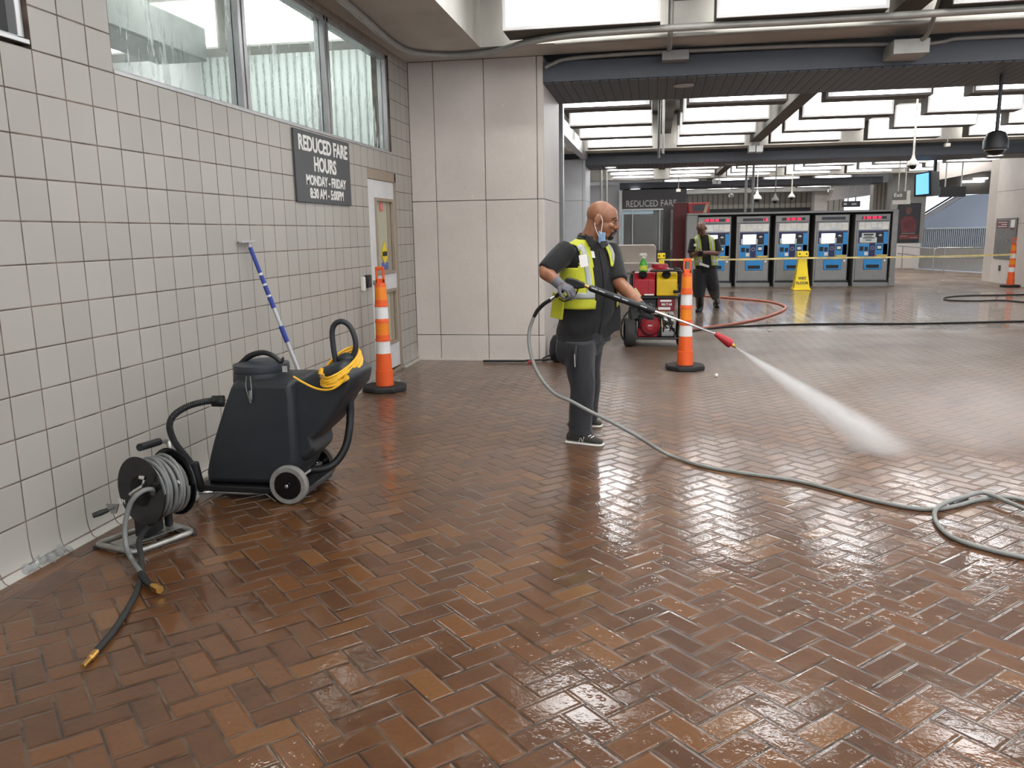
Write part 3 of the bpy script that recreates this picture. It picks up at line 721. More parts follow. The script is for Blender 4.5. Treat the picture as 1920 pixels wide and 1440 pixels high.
pl = MB().tube([P(603, 690, VY-.01), P(601, 702, VY-.02)], [.012, .015], 10).build('plug', mat('yellow_plug', '#e0a820', .4), yc)
pn = MB().tube([P(601, 702, VY-.02), P(600, 708, VY-.02)], .004, 6).build('plug_prong', M_STEEL, pl)

# ---------------- hose reel ----------------
rl = thing('hose_reel', (.345, 3.65, 0), 'black hose reel wound with grey hose on a bent silver tube stand', 'hose reel')
A = [V((.145, 3.53, .022)), V((.42, 3.455, .022)), V((.555, 3.77, .022)), V((.28, 3.885, .022))]
pts = []
for i in range(4):
    p0, p1, p2 = A[i-1], A[i], A[(i+1) % 4]; a = (p0-p1).normalized(); c_ = (p2-p1).normalized(); r_ = .045
    for t in (0, .25, .5, .75, 1): pts.append((p1+a*r_)*(1-t)**2+p1*2*t*(1-t)+(p1+c_*r_)*t*t)
MB().tube(pts, .016, 14, closed=True).build('base_tube', M_GALV, rl, smooth=True)
e1 = (A[1]-A[0]).normalized(); e2 = (A[2]-A[1]).normalized()
mid = (A[0]+A[1]+A[2]+A[3])/4
MB().box(mid+V((0, 0, .012)), (.12, .34, .006), Matrix.Rotation(math.atan2(e2.y, e2.x)-PI/2, 3, 'Z')).build('base_plate', M_GALV, rl)
for p in A: MB().lathe([(.014, 0), (.014, .012)], (p.x, p.y, 0), (0, 0, 1), 10).build('rubber_foot', M_RUBBER, rl)
aN = P(263, 922, 3.56); aN = V((aN.x, 3.56, aN.z)); dv = V((.33, .94, 0)).normalized()
aF = aN+dv*.20; R = .178
MB().lathe([(R, 0), (R+.004, .004), (R, .008), (R-.01, .006), (.0, .006)], aN, dv, 48).build('reel_disc', M_BLACKG, rl, smooth=True)
MB().lathe([(.0, -.006), (R-.01, -.006), (R, -.008), (R+.004, -.004), (R, 0)], aF, dv, 48).build('reel_disc', M_BLACKG, rl, smooth=True)
MB().cyl(aN, aF, .08).build('hub_drum', M_BLACK, rl)
m = MB(); side_ = dv.cross(V((0, 0, 1)))
for lay, (rr, n) in enumerate(((.105, 8), (.128, 7), (.150, 6))):
    pts = []
    for i in range(n*24+1):
        a = 2*PI*i/24; t = i/(n*24)
        o_ = .02+.155*(t if lay % 2 == 0 else 1-t)
        pts.append(aN+dv*(o_+.006*math.sin(a*1.7+lay))+(side_*math.cos(a)+V((0, 0, 1))*math.sin(a))*(rr+.003*math.sin(a*2.3)))
    m.tube(pts, .0105, 8)
m.build('wound_hose', M_HOSED, rl, smooth=True)
# black cuff and brass-silver end on top of the winding
tp = aN+dv*.10+V((0, 0, 1))*.16
MB().tube([P(303, 886, 3.62), P(316, 893, 3.62), P(325, 899, 3.62)], .012, 8).build('hose_cuff', M_BLACK, rl)
MB().tube([P(325, 899, 3.62), P(333, 903, 3.62), P(340, 910, 3.63)], [.012, .009, .005], 8).build('hose_fitting', M_CHROME, rl)
# stand uprights and carry handle
up = MB(); back = mid+dv*.14
up.tube([back+V((0, 0, .02)), back+V((0, 0, .14)), aF+dv*.03], .022, 10); up.bb(mid+V((-.03, -.05, .02)), mid+V((.05, .08, .12)))
up.build('upright', M_BLACK, rl, bevel=.004)
MB().tube([P(316, 865, 3.86), P(318, 838, 3.86), P(312, 827, 3.86), P(298, 829, 3.78)], .014, 12, 4).build('carry_handle', M_GALV, rl, smooth=True)
MB().tube([P(262, 839, 3.60), P(298, 828, 3.78)], .020, 14).build('handle_grip', M_BLACK, rl, smooth=True)
# crank
ck = P(208, 952, 3.50)
MB().prism([P(198, 945, 3.545), P(222, 945, 3.545), P(217, 963, 3.545), P(209, 964, 3.545)], dv*.006).build('crank_bracket', M_STEEL, rl)
MB().tube([P(212, 953, 3.54), P(200, 957, 3.50)], .006, 8).build('crank_pin', M_STEEL, rl)
MB().tube([P(203, 956, 3.50), P(188, 962, 3.47), P(174, 967, 3.45)], [.012, .015, .013], 12).build('crank_grip', M_RUBBER, rl, smooth=True)
# swivel at the hub with elbow and its hose
sw = MB(); c0 = P(250, 925, 3.53)
sw.tube([aN+dv*.01, aN-dv*.03], .022, 16); sw.tube([P(245, 927, 3.52), P(258, 918, 3.50), P(268, 912, 3.50)], .011, 10); sw.tube([P(268, 912, 3.50), P(270, 900, 3.50), P(266, 893, 3.50)], .007, 8)
sw.tube([P(262, 895, 3.50), P(272, 897, 3.50)], .011, 10)
sw.build('swivel_joint', M_CHROME, rl, smooth=True)
MB().tube([P(288, 925, 3.53), P(285, 918, 3.5), P(272, 919, 3.46), P(255, 930, 3.42), P(243, 948, 3.40), P(236, 975, 3.38), P(234, 1000, 3.36), P(238, 1030, 3.33), P(248, 1050, 3.32), FL(264, 1074, .05)], .0125, 10, 6).build('lead_hose', M_HOSED, rl, smooth=True)
g0 = FL(264, 1074, .05); g1 = FL(285, 1098, .03)
MB().tube([g0, (g0+g1)/2+V((0, 0, -.012)), g1], .016, 10, 3).build('bend_guard', M_BLACK, rl, smooth=True)
g2 = FL(300, 1106, .03)
MB().tube([g1, g1.lerp(g2, .35), g1.lerp(g2, .4), g2], [.014, .014, .020, .019], 6).build('brass_coupling', M_BRASS, rl)
bh = [aN+dv*.06-V((0, 0, .17)), P(262, 1010, 3.45), P(264, 1040, 3.33), FL(265, 1075, .03), FL(258, 1105, .014), FL(243, 1135, .014), FL(215, 1180, .014), FL(180, 1222, .016)]
MB().tube(bh, .014, 10, 6).build('black_inlet_hose', M_RUBBER, rl, smooth=True)
MB().tube([FL(180, 1222, .016), FL(170, 1234, .016), FL(168, 1236, .016), FL(155, 1250, .014)], [.013, .014, .010, .009], 10).build('inlet_fitting', M_BRASS, rl)
text('reel_label', 'MSI', .035, M_PAPER, aN-dv*.004+side_*0+P(230, 940, 3.55)-P(263, 922, 3.55), -side_, (0, 0, 1), rl, ext=.0005)
# ================= FURTHER BACK =================
def pr(a, b, c, d, Y):
    """px rectangle -> x0, x1, z0, z1 on the plane y = Y"""
    mx, my = (a+c)/2, (b+d)/2
    return P(a, my, Y).x, P(c, my, Y).x, P(mx, d, Y).z, P(mx, b, Y).z
def pbox(mb, a, b, c, d, Y, dep=.02, out=0.0):
    x0, x1, z0, z1 = pr(a, b, c, d, Y); return mb.bb((x0, Y-out, z0), (x1, Y+dep, z1))
def pb(name, m, par, a, b, c, d, Y, dep=.02, out=0.0, bev=0.0):
    return pbox(MB(), a, b, c, d, Y, dep, out).build(name, m, par, bevel=bev, seg=1)
# ---------- ticket machines ----------
MY = 23.65
M_MSTEEL = mat('ticket_machine_steel', '#8d8c8a', .42, .45, vary=.06)
M_MDARK = mat('dark_recess', '#1c1c1f', .5)
M_SKY = mat('sky_blue_panel', '#2f93dc', .4, vary=.03); M_NAVY = mat('navy_panel', '#25285a', .4, vary=.03)
M_LED = glow('red_led', '#ff1a45', 1.6)
M_SCR = glow('white_screen', '#eef6ff', 2.2); M_SCRT = glow('teal_screen', '#bfeee6', 1.2); M_SCRG = glow('dim_screen', '#a5a8a5', .45)
cx0 = lambda X, Yc: (1280+X/4.571, 370+Yc/4.571)
X2 = P(*cx0(600, 400), MY).x; X5 = P(*cx0(600+1018, 400), MY).x; PITCHX = (X5-X2)/3
def mrect(X0, Y0, X1, Y1):
    a, b = cx0(X0, Y0); c, d = cx0(X1, Y1); x0, x1, z0, z1 = pr(a, b, c, d, MY); return x0, x1, max(z0, 0), z1
def machine(k, label):
    dx = PITCHX*(k-1)
    x0, x1, z0, z1 = mrect(455, 160, 740, 770); z0 = 0
    r = thing('ticket_machine', ((x0+x1)/2+dx, MY+.4, 0), label, 'ticket machine', 'ticket machines in the steel surround')
    def part(nm, m, X0, Y0, X1, Y1, out=.01, dep=.0, par=r, bev=0.0, zmin=None):
        a, c, e, f = mrect(X0, Y0, X1, Y1)
        if zmin is not None: e = zmin
        return MB().bb((a+dx, MY-out, e), (c+dx, MY+dep, f)).build(nm, m, par, bevel=bev, seg=1)
    part('cabinet', M_MSTEEL, 455, 160, 740, 768, 0, .7, bev=.01, zmin=0)
    part('header', M_MSTEEL, 462, 163, 738, 218, .05, 0, bev=.006)
    d = part('display_slot', M_BLACKG, 515, 180, 712 if k != 4 else 715, 204, .052)
    segs = {0: ((520, 640), (700, 730)), 1: ((690, 728),), 2: ((555, 680),), 3: (), 4: ((525, 675),)}[k]
    for (a, c) in segs:
        aa, cc_, e, f = mrect(a, 182, c, 202); mb = MB(); n = max(2, int((c-a)/9))
        for i in range(n):
            if (i*7+k) % 5 == 3: continue
            w_ = (cc_-aa)/n; mb.bb((aa+dx+i*w_, MY-.056, e), (aa+dx+i*w_+w_*.72, MY-.054, f))
        mb.build('led_letters', M_LED, d)
    # front door with frame ridges
    part('door_panel', M_MSTEEL, 472, 225, 733, 712, .018, bev=.006)
    part('instruction_strip', M_ALU, 492, 228, 738, 292, .022)
    for (a, b_, c, e) in ((497, 232, 540, 288), (545, 235, 590, 285), (594, 232, 640, 270), (645, 236, 684, 272), (688, 232, 736, 288)):
        part('paper_label', M_PAPER, a, b_, c, e, .026)
    part('display_backing', M_NAVY, 490, 300, 730, 404, .022)
    part('blue_column', M_SKY, 693, 310, 730, 505, .03, bev=.004)
    part('card_unit', M_BLACK, 642, 318, 690, 402, .035, bev=.004); kx = mrect(655, 330, 680, 350)
    MB().ell(((kx[0]+kx[1])/2+dx, MY-.04, (kx[2]+kx[3])/2), (.05, .02, .035)).build('card_lip', M_ALU, r, smooth=True)
    scr = (M_SCR, M_SCR, M_SCRT if k == 2 else M_SCR, M_SCR, M_SCRG)[k]
    part('screen_bezel', M_BLACK, 508, 315, 636, 404, .032, bev=.004)
    part('screen', scr if k != 2 else M_SCR, 515, 320, 628, 402 if k != 2 else 380, .036)
    if k == 2: part('screen_footer', M_SCRT, 515, 381, 628, 402, .036)
    if k == 4:
        for (a, b_, c, e) in ((532, 328, 612, 340), (540, 346, 600, 352), (528, 358, 618, 366), (548, 376, 596, 384)): part('screen_mark', M_BLACK, a, b_, c, e, .038)
    for a in (500, 622): part('keypad', M_ALU, a, 358, a+18, 400, .038)
    part('bill_unit', M_SKY, 488, 412, 575, 516, .03, bev=.004); part('coin_slot', M_MDARK, 500, 432, 532, 470, .034); part('coin_slot', M_MDARK, 541, 436, 568, 470, .034); part('price_label', M_PAPER, 540, 478, 570, 506, .034)
    part('logo_panel', M_NAVY, 579, 404, 626, 516, .03)
    c_ = mrect(590, 430, 617, 460); MB().torus(((c_[0]+c_[1])/2+dx, MY-.032, (c_[2]+c_[3])/2), (0, 1, 0), .042, .005, 20, 6).build('logo_ring', M_ALU, r)
    part('receipt_unit', M_SKY, 630, 410, 728, 500, .03, bev=.004); part('contactless_pad', M_BLACK, 640, 418, 682, 462, .034); part('pad_symbol', M_PAPER, 646, 428, 677, 452, .037)
    part('yellow_strip', mat('dull_yellow', '#d8c36a', .5), 642, 500, 724, 516, .034)
    t_ = part('ticket_tray', M_SKY, 535, 540, 684, 625, .045, bev=.012); part('tray_slot', M_MDARK, 556, 584, 660, 612, .05, par=t_)
    part('lock', M_CHROME, 702, 542, 714, 556, .03)
    part('kick_gap', M_MDARK, 458, 716, 738, 730, .012); part('kick_plate', M_MSTEEL, 450, 734, 742, 768, .03, zmin=.0)
    return r
MLAB = ['ticket machine furthest left, partly hidden behind the worker with clasped hands', 'second ticket machine from the left with a plain white screen',
        'middle ticket machine behind the yellow floor sign', 'fourth ticket machine from the left, its red display dark', 'furthest right ticket machine with a grey screen and red display']
for k in range(5): machine(k, MLAB[k])
sf = thing('machine_surround', (P(1490, 400, MY).x, MY+.6, 0), 'brushed steel surround housing the five ticket machines', 'steel surround')
xl, xr = P(1287, 460, MY).x, P(1681, 460, MY).x; zt = P(1480, 397, MY).z; zb = P(1480, 404, MY).z
m0 = PITCHX*-1+mrect(455, 160, 740, 770)[0]; m5 = PITCHX*3+mrect(455, 160, 740, 770)[1]
MB().bb((xl, MY+.02, 0), (m0-.01, MY+1.0, zt)).build('side_panel', M_MSTEEL, sf, bevel=.01)
MB().bb((m5+.05, MY-.02, 0), (xr, MY+1.0, zt)).build('side_panel', M_MSTEEL, sf, bevel=.01)
MB().bb((m5+.04, MY-.05, 0), (xr+.01, MY+.3, .22)).build('plinth', M_MSTEEL, sf, bevel=.01)
MB().bb((xl, MY-.01, mrect(0, 128, 9, 157)[2]+.0), (xr, MY+1.0, zt+.01)).build('top_panel', M_MSTEEL, sf, bevel=.01)
MB().bb((m0, MY+.72, 0), (m5+.05, MY+1.0, zt-.05)).build('back_panel', M_MDARK, sf)
# ---------- red telephone kiosk top and maroon booth ----------
KY = 25.0
kx = thing('red_kiosk', (P(1270, 450, KY+.6).x, KY+.6, 0), 'maroon booth with a bright red screen box, left behind the ticket machines', 'kiosk')
MB().bb((P(1263, 430, KY).x, KY, 0), (P(1300, 430, KY).x, KY+1.2, P(1270, 380, KY).z)).build('booth_panel', mat('maroon_panel', '#6e1f25', .45, vary=.06), kx, bevel=.01)
pb('screen_box', mat('bright_red_box', '#c93a36', .4), kx, 1291, 380, 1331, 401, KY-.1, .5, bev=.02)
pb('box_screen', M_BLACKG, kx, 1299, 384, 1323, 396, KY-.12, .02); 
MB().box(P(1324, 391, KY-.14), (.09, .03, .26), Matrix.Rotation(.3, 3, 'Y')).build('box_label', mat('orange_white_label', '#e9c9a5', .5), kx)
MB().bb((P(1243, 430, 26).x, 26, 0), (P(1257, 430, 26).x, 26.3, P(1250, 385, 26).z)).build('side_post', mat('dark_grey_post', '#4a4a4c', .5), kx)
# ---------- reduced fare booth ----------
BY = 34.0
bt = thing('fare_booth', (P(1210, 450, BY+1).x, BY+1, 0), 'dark fare booth with grey reduced fare lettering over its window', 'booth')
M_BDK = mat('dark_booth_grey', '#3d3d40', .5, vary=.06)
x0, x1 = P(1166, 420, BY).x, P(1286, 420, BY).x
MB().bb((x0, BY, P(1200, 393, BY).z), (x1, BY+2, 3.22)).build('header', M_BDK, bt)
MB().bb((x0, BY, 0), (x1, BY+.1, .8)).build('counter_wall', M_BDK, bt)
MB().bb((x0, BY+1.9, .8), (x1, BY+2, 2.3)).build('booth_back', mat('booth_interior', '#5a6064', .6, vary=.2, scale=1.2), bt)
pb('lintel', M_ALU, bt, 1166, 391.5, 1245, 394.5, BY, .05, .04)
MB().bb((x0, BY+.03, .8), (x1, BY+.05, P(1200, 394, BY).z)).build('window_pane', clear_glass_mat('dark_booth_glass', (.45, .5, .5, 1), .25), bt)
for px in (1186, 1237): MB().bb((P(px, 420, BY).x-.02, BY-.02, .8), (P(px, 420, BY).x+.02, BY+.02, P(1200, 394, BY).z)).build('mullion', M_ALU, bt)
MB().bb((x0-.12, BY-.1, 0), (x0, BY+.05, 3.22)).build('corner_post', M_ALU, bt)
MB().tube([(P(1222, 410, BY+1).x, BY+1, 2.2), (P(1226, 440, BY+1).x, BY+.9, 1.2), (P(1232, 455, BY+1).x, BY+.9, 1.0)], [.22, .16, .1], 12).build('covered_shape', mat('pale_cover', '#8fa0a6', .3), bt)
lw = P(1262, 382, BY).x-P(1180, 382, BY).x
text('booth_lettering', 'REDUCED FARE', .36, mat('grey_letter', '#a9a9a9', .5), ((P(1180, 382, BY).x+P(1262, 382, BY).x)/2, BY-.01, P(1220, 382, BY).z), (1, 0, 0), (0, 0, 1), bt, sx=.80, bold=.004)
# ---------- stone parapet left of the machines ----------
PY_ = 14.8
M_PAR = stone_mat('pale_parapet_stone', '#bdb0a4', '#a5988c', '#c9beb3')
pp = thing('stone_parapet', (2.0, PY_+.4, 0), 'pale stone parapet with two rounded tiers behind the pressure washer cart', 'parapet')
def round_end(name, pxr, y0, y1, Y, dep, xl_, r_):
    z1 = P(1200, y0, Y).z; z0 = P(1200, y1, Y).z; x1 = P(pxr, (y0+y1)/2, Y).x
    pts = [V((xl_, Y, z0)), V((x1-(r_ if name == 'upper_tier' else .02), Y, z0))]
    if name != 'upper_tier': pts += [V((x1, Y, z0+.02))]
    else: pts += [V((x1, Y, z0))]
    for k in range(7):
        a = k/6*PI/2; pts.append(V((x1-r_+r_*math.cos(a), Y, z1-r_+r_*math.sin(a))))
    pts.append(V((xl_, Y, z1)))
    return MB().prism(pts, (0, dep, 0)).build(name, M_PAR, pp, bevel=.015, seg=2)
round_end('upper_tier', 1230, 459, 494, PY_+.25, .3, 1.1, .07)
round_end('lower_tier', 1240, 493, 512, PY_, .5, 1.1, .12)
MB().bb((1.1, PY_+.12, .0), (P(1232, 550, PY_).x, PY_+.45, P(1200, 511, PY_).z)).build('parapet_wall', M_PAR, pp)
MB().bb((1.1, PY_-.02, .0), (P(1236, 550, PY_).x, PY_+.5, .06)).build('parapet_foot', M_PAR, pp, bevel=.01)
# ---------- yellow floor signs ----------
def floor_sign(loc, label, H=.98, w=.22):
    loc = V(loc); r = thing('floor_sign', loc, label, 'wet floor sign', 'yellow wet floor signs')
    def fr(z, h): return [loc+V((sx*h, sy*h, z)) for sx, sy in ((-1, -1), (1, -1), (1, 1), (-1, 1))]
    MB().rings([fr(0, w), fr(.03, w), fr(.05, w*.86), fr(H*.84, w*.42)]).build('sign_body', M_YEL, r, bevel=.008)
    MB().rings([fr(H*.84, w*.40), fr(H*.86, w*.62), fr(H*.97, w*.62), fr(H, w*.56)]).build('head_block', M_YEL, r, bevel=.01)
    n = V((0, -1, .125)).normalized()
    def face(z): t = (z-.05)/(H*.84-.05); h = w*(.86-.44*t); return loc+V((0, -h-.004, z))
    for z, tx, sz in ((.30*H, 'WET', .095), (.18*H, 'FLOOR', .095)):
        text('sign_lettering', tx, sz, M_BLACK, face(z), (1, 0, 0), (0, .22, 1), r, ext=.001, bold=.003)
    c = face(.52*H)
    m = MB().prism([c+V((-.06, 0, -.05)), c+V((.06, 0, -.05)), c+V((0, .02, .06))], (0, -.002, 0)); m.build('warning_triangle', M_BLACK, r)
    MB().prism([c+V((-.035, -.003, -.035)), c+V((.035, -.003, -.035)), c+V((0, .011, .03))], (0, -.002, 0)).build('triangle_face', M_YEL, r)
    for s_ in (-1, 1): MB().ell(loc+V((s_*w*.38, -w*.63, H*.93)), (.022, .006, .022)).build('head_hole', M_BLACK, r)
    return r
floor_sign(FL(1501, 543), 'yellow wet floor sign standing before the middle ticket machine', 1.0, .225)
floor_sign((P(1240, 500, 22).x, 22.0, 0), 'narrow yellow wet floor sign left behind the pressure washer cart', 1.0, .16)
tp = [P(1240, 487, 21.9), P(1300, 487, 22.3), P(1420, 486, 22.3), P(1500, 484, 22.15), P(1600, 483, 22.6), P(1690, 482, 22.8), P(1800, 480, 22.9), P(1905, 477, 23.05)]
m = MB(); tc = catmull(tp, 5)
m.rings([[p+V((0, -.003, -.022)), p+V((0, .003, -.022)), p+V((0, .003, .022)), p+V((0, -.003, .022))] for p in tc])
tag(lift(m.build('barrier_tape', mat('yellow_barrier_tape', '#d9c98a', .45, vary=.25, scale=3))), 'pale yellow barrier tape stretched across the front of the ticket machines', 'barrier tape')
# ---------- far walls ----------
FY = 48.0
o = MB().bb((P(1225, 380, FY).x, FY, 0), (P(1521, 380, FY).x, FY+.3, 4.2)); struct(o.build('wall_back', M_RIB))
o = MB().bb((P(1225, 380, FY).x, FY-.1, 0), (P(1519, 380, FY).x, FY, P(1400, 391, FY).z)); struct(o.build('trim_3', mat('dark_band', '#2b2b2d', .6)))
struct(MB().bb((P(1521, 380, FY).x, FY-1, 0), (P(1545, 380, FY).x, FY+.3, 4.2)).build('wall_back', M_STONE))
struct(MB().bb((P(1545, 380, FY+1).x, FY+1, 0), (P(1583, 380, FY+1).x, FY+1.3, 4.2)).build('wall_back', ribbed_mat('lit_ribbed_concrete', '#d8d2c4', '#8d8678', .3, 0)))  # brightly lit stretch of ribbed wall, its light put into a paler colour
struct(MB().bb((-1, 46.5, 3.55), (20, 49, 4.4)).build('ceiling_beam', M_CONC))
m = MB().prism([P(1556, 376, 46), P(1566, 350, 46), P(1634, 347, 46), P(1632, 366, 46)], (0, 1.2, 0)); struct(m.build('stair_soffit', M_STONE))
M_FLUTE = mat('pale_fluted_concrete', '#b9b2a6', .6, vary=.08)
m = MB(); FYc = 36.5
for k in range(5):
    a = P(1637+7.2*k, 380, FYc); m.tube([(a.x+.05, FYc, 0), (a.x+.05, FYc, 3.4)], .075, 10)
m.bb((P(1636, 380, FYc).x, FYc, 0), (P(1672, 380, FYc).x, FYc+.5, 3.4)); struct(m.build('fluted_pillar', M_FLUTE))
# poster wall
WYp = 34.2
M_GREYW = mat('warm_grey_wall', '#8b8883', .6, vary=.06)
xw0, xw1 = P(1668, 420, WYp).x, P(1733, 420, WYp).x
struct(MB().bb((xw0, WYp, .95), (xw1, WYp+.6, 3.6)).build('wall_poster', M_GREYW))
struct(MB().bb((xw0, WYp-.03, 0), (xw1-.1, WYp+.6, .95)).build('wall_poster_base', M_STONE))
ps = thing('framed_poster', (P(1704, 450, WYp).x, WYp-.02, P(1704, 453, WYp).z), 'dark framed poster of a person in red on the grey wall right of the machines', 'poster')
pb('poster_frame', M_BLACK, ps, 1682.5, 381, 1725, 454.5, WYp-.05, .05)
M_POST = mat('dark_poster_print', '#2a2528', .4, vary=.3, scale=2.0)
pb('poster_sheet', M_POST, ps, 1685, 384, 1723, 451, WYp-.055, .005)
YP = WYp-.06
MB().ell(P(1704, 395, YP), (.11, .004, .15)).build('printed_head', mat('print_skin', '#5a3b33', .5), ps)
MB().prism([P(1690, 436, YP), P(1688, 415, YP), P(1697, 405, YP), P(1711, 405, YP), P(1719, 415, YP), P(1717, 436, YP)], (0, -.003, 0)).build('printed_coat', mat('print_red', '#5d2a2e', .5, vary=.3, scale=5), ps)
pb('printed_caption', mat('print_caption', '#6d2f2a', .5), ps, 1686, 440, 1722, 448, YP-.002, .002)
for (a, b_, c) in ((1690, 437, 1716), (1688, 442, 1700), (1706, 445, 1720)): pb('caption_line', mat('print_grey', '#9a8f8c', .5), ps, a, b_, c, b_+1, YP-.006, .002)
# low wall, stripe, pickets and the blue escalator side beyond
lw = MB().prism([V((12.95, 33.6, 0)), V((14.6, 29.0, 0)), V((14.8, 29.05, 0)), V((13.15, 33.7, 0))], (0, 0, .80)); struct(lw.build('low_wall', M_GREYW))
struct(MB().prism([V((12.72, 33.5, .0)), V((14.45, 28.7, .0)), V((14.6, 28.9, 0)), V((12.95, 33.6, 0))], (0, 0, .01)).build('trim_4', mat('pale_blue_strip', '#cfdcf5', .3)))
gd = thing('picket_guard', (15.0, 35.5, 0), 'grey picket guardrail seen beyond the low wall under the blue panel', 'guardrail')
GY = 35.5; gx0, gx1 = P(1734, 440, GY).x, P(1860, 440, GY).x
m = MB(); n = 34
for k in range(n+1): x = gx0+(gx1-gx0)*k/n; m.bb((x-.012, GY, 0), (x+.012, GY+.02, P(1790, 428, GY).z))
o_ = m.build('pickets', M_ALU, gd); o_['kind'] = 'stuff'
MB().bb((gx0, GY-.03, P(1790, 429, GY).z), (gx1, GY+.05, P(1790, 426, GY).z)).build('top_rail', M_STEEL, gd)
MB().bb((gx0, GY+.1, 0), (gx1, GY+.15, P(1790, 428, GY).z)).build('backing_panel', mat('grey_blue_panel', '#9aa2ad', .5), gd)
ey = 39.0
es = thing('escalator_side', (18.5, ey, 0), 'pale blue slanting escalator side seen beyond the far railing', 'escalator')
M_EBL = mat('pale_blue_cladding', '#cfd9e8', .4, vary=.06, scale=.6)
MB().prism([P(1730, 416, ey), P(1812, 366, ey), P(1862, 362, ey), V((P(1862, 442, ey).x, ey, 0)), V((P(1730, 442, ey).x, ey, 0))], (0, .3, 0)).build('cladding', M_EBL, es)
MB().prism([P(1730, 407, ey-.1), P(1800, 365, ey-.1), P(1812, 365, ey-.1), P(1730, 416, ey-.1)], (0, .3, 0)).build('white_edge', M_WHITE, es)
MB().tube([P(1730, 402, ey-.2), P(1792, 364, ey-.2)], .035, 8).build('handrail', M_BLACK, es)
# railing
rg = thing('steel_railing', (12.3, 29.5, 0), 'steel two-bar railing standing in front of the low wall right of the machines', 'railing')
ra = [P(1684, 461, 33.2), P(1740, 464, 29.6), P(1750, 466, 29.5)]
a0, a1 = FL(1748, 514), FL(1768, 514)
ztp = P(1752, 465, 29.5).z
MB().tube([a0, V((a0.x, a0.y, ztp-.12)), V((a0.x+.03, a0.y, ztp-.03)), V((a0.x+.13, a0.y, ztp)), V((a0.x+1.9, a0.y-.35, ztp))], .022, 10).build('top_rail', M_STEEL, rg, smooth=True)
MB().tube([V((a0.x, a0.y, ztp-.32)), V((a0.x+1.9, a0.y-.35, ztp-.34))], .02, 10).build('mid_rail', M_STEEL, rg, smooth=True)
MB().tube([a1, V((a1.x, a1.y, ztp))], .02, 10).build('post', M_STEEL, rg)
MB().tube([V((a0.x-.0, a0.y, ztp-.02)), P(1684, 461, 33.6)], .02, 10).build('top_rail', M_STEEL, rg); MB().tube([V((a0.x, a0.y, ztp-.32)), P(1684, 475, 33.6)], .02, 10).build('mid_rail', M_STEEL, rg)
pq = P(1693, 462, 33.4); MB().tube([V((pq.x, pq.y, 0)), pq], .02, 8).build('post', M_STEEL, rg)
# right upper structure
struct(MB().prism([P(1762, 337, 30), P(1762, 303, 30), P(1860, 296, 30), P(1860, 318, 30)], (0, .6, 0)).build('sloping_beam', M_STONE))
struct(MB().bb((P(1758, 350, 34.5).x, 34.5, P(1800, 364, 34.5).z), (P(1870, 350, 34.5).x, 35, P(1800, 322, 34.5).z)).build('ceiling_beam', M_CONCD))
hq = thing('hanging_board', P(1787, 369, 29), 'wide dark board hanging right of the black monitor', 'hanging board')
pb('board_face', M_BLACK, hq, 1763, 350, 1811, 369, 29, .15)
for px in (1772, 1802): a_ = P(px, 351, 29.07); MB().tube([a_, (a_.x, a_.y, 4.4)], .02, 8).build('rod', M_COND, hq)
for k, (a, b_, c, d) in enumerate(((1806, 338, 1846, 342), (1828, 333, 1853, 336))):
    o = pbox(MB(), a, b_, c, d, 34.3, .2).build('tube_light', glow('tube_glow', '#ffffff', 2.5)); tag(lift(o), f'{("lower longer", "upper shorter")[k]} white tube light under the far beam by the right wall', 'tube light', 'tube lights near the right wall')
# wall panel on the right wall (faces left)
WX = 12.41
def px_(px, py): return PX(px, py, WX-.01)
q0, q1 = px_(1868, 410), px_(1904, 486)
ya, yb = sorted((px_(1866, 450).y, px_(1905, 450).y)); z1, z0 = px_(1886, 409).z, px_(1886, 486).z
wp = thing('wall_cabinet', (WX, (ya+yb)/2, z0), 'grey metal wall cabinet with maroon plate on the right stone wall', 'wall cabinet')
MB().bb((WX-.03, ya, z0), (WX, yb, z1)).build('cabinet_door', mat('grey_metal_door', '#706d69', .45, .3, vary=.12, scale=3), wp, bevel=.006)
h_ = (yb-ya); M_MAR = mat('maroon_plate', '#6b2322', .45)
MB().bb((WX-.034, yb-h_*.62, z1-.27), (WX-.03, yb-h_*.07, z1-.07)).build('maroon_plate', M_MAR, wp)
for i in range(3): MB().bb((WX-.036, yb-h_*.56, z1-.12-.055*i), (WX-.034, yb-h_*(.13 if i != 1 else .3), z1-.105-.055*i)).build('plate_line', M_PAPER, wp)
MB().bb((WX-.034, ya+h_*.08, z1-.25), (WX-.03, ya+h_*.27, z1-.05)).build('white_notice', M_PAPER, wp); MB().bb((WX-.035, ya+h_*.08, z1-.32), (WX-.03, ya+h_*.27, z1-.26)).build('maroon_notice', M_MAR, wp)
MB().torus((WX-.04, ya+h_*.35, (z0+z1)/2-.02), (1, 0, 0), .045, .008, 16, 6).build('pull_ring', M_STEEL, wp)
o = MB().bb((WX-.02, ya+h_*.62, z0-.33), (WX, ya+h_*.70, z0-.18)); tag(lift(o.build('outlet_plate', M_CONCD)), 'small grey outlet plate below the metal wall cabinet', 'outlet')
# litter specks on the far floor
for (px, py, lb) in ((1768, 527, 'tiny white scrap on the wet floor before the steel railing'), (1443, 621, 'small pale scrap on the wet floor right of the spray nozzle')):
    tag(lift(MB().ell(FL(px, py)+V((0, 0, .012)), (.035, .03, .012), None, 10, 6).build('paper_scrap', M_PAPER)), lb, 'litter')
